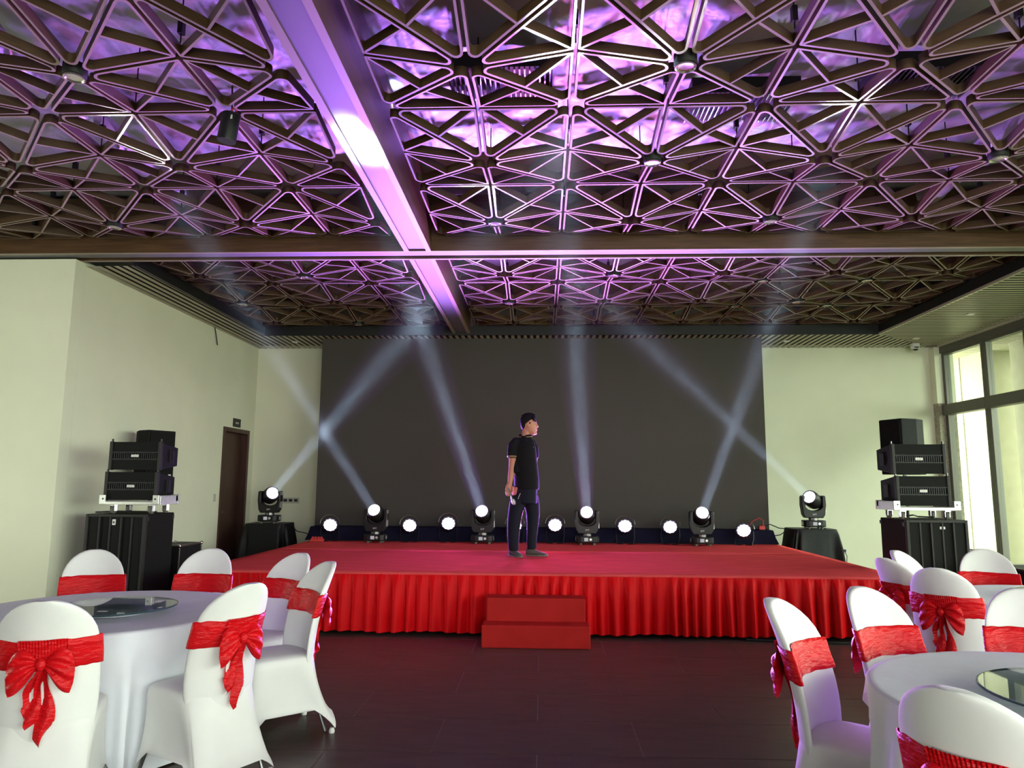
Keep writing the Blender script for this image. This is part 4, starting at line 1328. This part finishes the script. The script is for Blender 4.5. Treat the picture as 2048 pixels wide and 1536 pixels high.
# ------------------------------------------------------------------ the man on the stage
def ell(c, rx, ry, n=20, rot=0.0, e=1.0):
    out = []
    for k in range(n):
        a = 2 * PI * k / n
        x = rx * math.copysign(abs(math.cos(a)) ** e, math.cos(a)); y = ry * math.copysign(abs(math.sin(a)) ** e, math.sin(a))
        out.append((c[0] + x * math.cos(rot) - y * math.sin(rot), c[1] + x * math.sin(rot) + y * math.cos(rot), c[2]))
    return out
def fuse(o, vox, it=2):
    rm = o.modifiers.new('fuse', 'REMESH'); rm.mode = 'VOXEL'; rm.voxel_size = vox; rm.use_smooth_shade = True
    sm = o.modifiers.new('soft', 'SMOOTH'); sm.iterations = it; sm.factor = .5
def person():
    P = thing('person', 'man in a black polo shirt standing on the stage holding a microphone', 'person', (-0.215, 9.42, SZ))
    ty = math.radians(-38)                 # torso turned to his left, half towards the viewer
    hy = -.005
    # body: one continuous skin surface, fused from overlapping pieces
    b = MB()
    b.grid([ell((-.03, 0, .86), .12, .09, rot=ty), ell((-.02, 0, 1.1), .115, .085, rot=ty), ell((-.03, 0, 1.35), .14, .085, rot=ty), ell((-.02, 0, 1.46), .11, .07, rot=ty), ell((0.0, 0, 1.52), .06, .06)], True, 0, True, True)
    b.grid([ell((-.005, .0, 1.47), .074, .068), ell((.010, 0, 1.54), .062, .060), ell((.030, 0, 1.60), .062, .060), ell((.045, 0, 1.68), .055, .06)], True, 0, True, True)
    prof = [ # z, back x, front x, half depth: head in profile to the viewer's right
        (1.540, .062, .124, .030), (1.552, .040, .142, .044), (1.572, .015, .149, .055), (1.597, -.010, .146, .063), (1.625, -.036, .146, .068),
        (1.655, -.052, .145, .073), (1.680, -.058, .140, .077), (1.705, -.060, .143, .079), (1.735, -.057, .141, .078), (1.765, -.045, .128, .071), (1.790, -.022, .104, .055), (1.806, .012, .076, .032)]
    b.grid([ell(((xb + xf) / 2, hy, z), (xf - xb) / 2, hd, 24, e=.92) for z, xb, xf, hd in prof], True, 0, True, True)
    b.grid([ell((.146, hy, 1.690), .010, .010, 10), ell((.153, hy, 1.668), .013, .012, 10), ell((.158, hy, 1.648), .018, .017, 10), ell((.148, hy, 1.634), .014, .018, 10)], True, 0, True, True)   # nose
    b.ball((.138, hy, 1.708), .012, .048, .012, 10, 6)                                                          # brow
    b.ball((.147, hy, 1.612), .010, .022, .008, 10, 6); b.ball((.145, hy, 1.597), .010, .020, .008, 10, 6)      # lips
    b.ball((.134, hy, 1.560), .020, .030, .018, 10, 6)                                                          # chin
    for s in (-1, 1):
        b.ball((.040, hy + s * .076, 1.662), .020, .010, .032, 10, 8, R=Matrix.Rotation(-.2, 3, 'Y'))            # ears
    def limb(pts, rad): b.tube(pts, rad, 14)
    limb([(-.145, -.05, 1.42), (-.160, -.055, 1.30), (-.160, -.05, 1.20), (-.166, -.045, 1.10), (-.176, -.06, 1.02), (-.190, -.075, .93), (-.195, -.085, .90)], [.060, .054, .048, .045, .043, .032, .030])
    limb([(.09, .11, 1.43), (.11, .14, 1.28), (.115, .145, 1.12), (.115, .11, 1.0), (.105, .07, .92)], [.055, .050, .043, .038, .030])
    b.grid([ell((-.196, -.086, .915), .030, .020, 12), ell((-.203, -.088, .880), .041, .024, 12), ell((-.205, -.090, .845), .045, .024, 12), ell((-.203, -.092, .820), .041, .020, 12)], True, 0, True, True)
    for k, (fx, ln) in enumerate(((-.239, .88), (-.218, 1.0), (-.197, .97), (-.176, .82))):
        L = .040 * ln
        b.tube([(fx, -.093, .830), (fx - .003, -.110, .830 - L * .9), (fx + .008, -.106, .830 - L * 1.7), (fx + .018, -.090, .830 - L * 2.0)], [.0095, .0092, .0086, .0070], 8)
    b.tube([(-.170, -.100, .880), (-.154, -.114, .850), (-.156, -.120, .822), (-.164, -.118, .798)], [.013, .0115, .0105, .008], 8)
    b.grid([ell((.105, .06, .925), .028, .02, 12), ell((.103, .055, .88), .038, .022, 12), ell((.102, .05, .83), .036, .02, 12)], True, 0, True, True)
    for k in range(4):
        fx = .074 + .019 * k
        b.tube([(fx, .05, .838), (fx, .04, .80), (fx, .045, .765)], [.009, .0088, .007], 8)
    b.tube([(.070, .045, .88), (.056, .035, .85), (.054, .033, .82)], [.012, .011, .008], 8)
    limb([(-.08, .0, .86), (-.125, -.02, .5), (-.135, -.02, .12)], [.085, .058, .042]); limb([(.05, .02, .86), (.085, .03, .5), (.085, .02, .12)], [.085, .058, .042])
    fuse(b.build('body', M['skin'], P, smooth=True, angle=180), .0050, 2)
    # hair: short, low at the nape, fringe over the brow, clear of the ear
    b = MB(); rows = []
    for z, xb, xf, hd in ((1.612, -.040, -.014, .040), (1.628, -.052, -.004, .062), (1.650, -.061, .014, .074), (1.676, -.065, .022, .080), (1.690, -.067, .050, .083), (1.706, -.068, .080, .085),
                          (1.724, -.068, .100, .085), (1.745, -.066, .136, .084), (1.768, -.056, .140, .079), (1.792, -.036, .124, .067), (1.812, -.006, .098, .048), (1.824, .022, .066, .024)):
        rows.append(ell(((xb + xf) / 2, hy, z), (xf - xb) / 2, hd, 28, e=.8))
    b.grid(rows, True, 0, True, True)
    rr = random.Random(5)
    for k in range(34):
        a = rr.uniform(-1.5, 1.5); p0 = Vector((.100 + .034 * math.cos(a), hy + .076 * math.sin(a), 1.768))
        b.tube([p0, p0 + Vector((.006 * math.cos(a), .004 * math.sin(a), -.030)), p0 + Vector((.007 * math.cos(a), .002 * math.sin(a), -.034 - rr.uniform(.006, .036)))], [.012, .009, .003], 6)
    for s in (-1, 1):
        b.tube([(.060, hy + s * .080, 1.70), (.064, hy + s * .078, 1.672)], [.012, .005], 6)       # sideburns
    for k in range(60):
        u, a = rr.uniform(0, 1), rr.uniform(0, 2 * PI)
        b.ball((.045 + .085 * math.cos(a) * math.sqrt(u), hy + .065 * math.sin(a) * math.sqrt(u), 1.792 + .03 * (1 - u)), .014, .010, .010, 6, 5)
    fuse(b.build('hair', M['hair'], P, smooth=True, angle=180), .0045, 1)
    for s in (-1, 1):
        b = MB(); b.ball((.130, hy + s * .034, 1.682), .009, .014, .0055, 10, 6); b.build('eye', M['ink'], P, smooth=True)
        b = MB(); b.ball((.139, hy + s * .036, 1.704), .009, .022, .0045, 10, 6); b.build('eyebrow', M['hair'], P, smooth=True)
    b = MB(); b.ball((.151, hy, 1.604), .005, .018, .003, 10, 6); b.build('mouth', M['lip'], P, smooth=True)
    # polo shirt: torso and two sleeves fused
    b = MB()
    tor = [(.840, .022, .168, .140), (.88, .022, .172, .142), (.96, .020, .172, .140), (1.08, .010, .170, .132), (1.20, -.004, .174, .126), (1.30, -.020, .186, .122), (1.38, -.030, .190, .116), (1.435, -.034, .178, .104), (1.475, -.028, .140, .090), (1.505, -.015, .098, .078), (1.525, -.004, .080, .070)]
    b.grid([ell((x, 0, z), rx, ry, 36, ty, .92) for z, x, rx, ry in tor], True, 0, True, True)
    b.tube([(-.06, -.01, 1.455), (-.115, -.035, 1.440), (-.150, -.05, 1.395), (-.160, -.055, 1.33), (-.163, -.055, 1.27), (-.163, -.053, 1.240)], [.060, .070, .073, .071, .068, .067], 20)
    b.tube([(.03, .06, 1.455), (.075, .10, 1.43), (.105, .13, 1.38), (.112, .14, 1.31), (.112, .14, 1.24)], [.056, .066, .068, .066, .062], 20)
    b.tube([(-.12, -.04, 1.20), (-.10, -.07, 1.05)], [.04, .05], 10)
    s = b.build('polo_shirt', M['polo'], P, smooth=True, angle=180)
    fuse(s, .0075, 6)
    for zz in (1.263, 1.251):
        b = MB(); q = [(-.163 + .0665 * math.cos(2 * PI * k / 24), -.054 + .0665 * math.sin(2 * PI * k / 24), zz) for k in range(25)]
        b.tube(q, .0032, 6, caps=False); b.build('sleeve_stripe', M['gold'], s, smooth=True)
    # turned-down collar, open at the throat
    b = MB(); rows = []
    face = ty - PI / 2 + math.radians(25)               # where the throat opening points
    for (z, g) in ((1.512, .080), (1.540, .074), (1.562, .070), (1.556, .080), (1.528, .094), (1.518, .097)):
        row = []
        for k in range(29):
            a = face + math.radians(22) + (2 * PI - math.radians(44)) * k / 28
            back = -math.cos(a - face)                   # 1 at the nape, -1 at the throat
            row.append((-.002 + g * math.cos(a), g * .95 * math.sin(a), z + .014 * back - .012))
        rows.append(row)
    b.grid(rows); c = b.build('collar', M['polo'], P, smooth=True)
    so = c.modifiers.new('solid', 'SOLIDIFY'); so.thickness = .003
    b = MB(); b.tube([(p[0] * 1.02, p[1] * 1.02, p[2] + .004) for p in rows[4]], .0030, 6); b.build('collar_stripe', M['gold'], c, smooth=True)
    b = MB(); b.ball((.088, -.118, 1.405), .014, .008, .012, 10, 6); b.build('chest_logo', M['white'], s, smooth=True)
    MB().box(.066, .112, -.130, -.116, 1.374, 1.379).build('logo_line', M['gold'], s)
    b = MB(); b.tube([(.020, -.118, 1.475), (.026, -.132, 1.43), (.030, -.136, 1.36)], .005, 6); b.build('placket', M['plastic'], s, smooth=True)
    # trousers
    b = MB()
    b.grid([ell((.012, 0, .92), .145, .115, 28, ty, .9), ell((.005, 0, .84), .160, .128, 28, ty, .9), ell((-.005, 0, .76), .172, .132, 28, ty, .9), ell((-.012, 0, .66), .176, .125, 28, ty, .85)], True, 0, True, True)
    b.grid([ell((-.080, -.03, .76), .100, .098, 24), ell((-.100, -.035, .64), .102, .097, 24), ell((-.124, -.04, .52), .094, .090, 24), ell((-.140, -.04, .40), .086, .086, 24), ell((-.146, -.04, .28), .078, .080, 24), ell((-.146, -.04, .18), .072, .076, 24), ell((-.140, -.042, .07), .062, .074, 24)], True, 0, True, True)
    b.grid([ell((.065, .04, .76), .104, .100, 24), ell((.086, .05, .64), .102, .098, 24), ell((.102, .05, .52), .088, .088, 24), ell((.100, .045, .40), .078, .080, 24), ell((.092, .04, .28), .070, .075, 24), ell((.086, .035, .18), .066, .072, 24), ell((.086, .03, .085), .060, .070, 24)], True, 0, True, True)
    tr = b.build('trousers', M['trouser'], P, smooth=True, angle=180)
    fuse(tr, .009, 5)
    b = MB(); b.tube([(-.055, -.150, .79), (-.07, -.156, .76), (-.085, -.154, .72)], .004, 6); b.build('pocket_trim', M['alu'], tr, smooth=True)
    def shoe(ang, x, y):
        R = Matrix.Rotation(ang, 3, 'Z')
        sh = [(-.085, .030, .075), (-.07, .040, .092), (-.02, .042, .095), (.03, .043, .078), (.08, .048, .058), (.13, .046, .046), (.17, .036, .036), (.188, .014, .022)]
        rows = []
        for sx, hw, hh in sh:
            row = []
            for k in range(16):
                a = 2 * PI * k / 16
                yy = hw * math.copysign(abs(math.cos(a)) ** .7, math.cos(a)); zz = .012 + (hh - .012) * (math.sin(a) * .5 + .5)
                row.append(R @ Vector((sx, yy, zz)) + Vector((x, y, 0)))
            rows.append(row)
        b = MB(); b.grid(rows, True, 0, True, True); o = b.build('shoe', M['shoe'], P, smooth=True, angle=70)
        out = [(-.092, -.030), (-.03, -.045), (.08, -.054), (.15, -.046), (.195, -.012), (.195, .012), (.15, .046), (.08, .054), (-.03, .045), (-.092, .030)]
        b = MB(); b.prism(out, 0.0, .018, R=R, o=(x, y, 0)); b.build('sole', M['rubber'], o)
    shoe(math.radians(-58), -.140, -.04)
    shoe(math.radians(-8), .100, .03)
    # microphone, held in the fist, head down
    mt = thing('microphone', 'handheld microphone with silver head held low in his hand', 'microphone', (-.215 - .190, 9.42 - .112, SZ + .80))
    dd = Vector((.060, -.01, -.15)).normalized(); R = aim(dd)
    b = MB(); b.lathe([(.008, -.06), (.010, -.05), (.011, .05), (.013, .09)], 14, R=R); b.build('handle', M['steel'], mt, smooth=True)
    b = MB(); b.lathe([(.014, .09), (.024, .105), (.027, .13), (.024, .152), (.015, .165), (.004, .169)], 16, R=R); b.build('mesh_head', M['micsilver'], mt, smooth=True)
    return P
person()
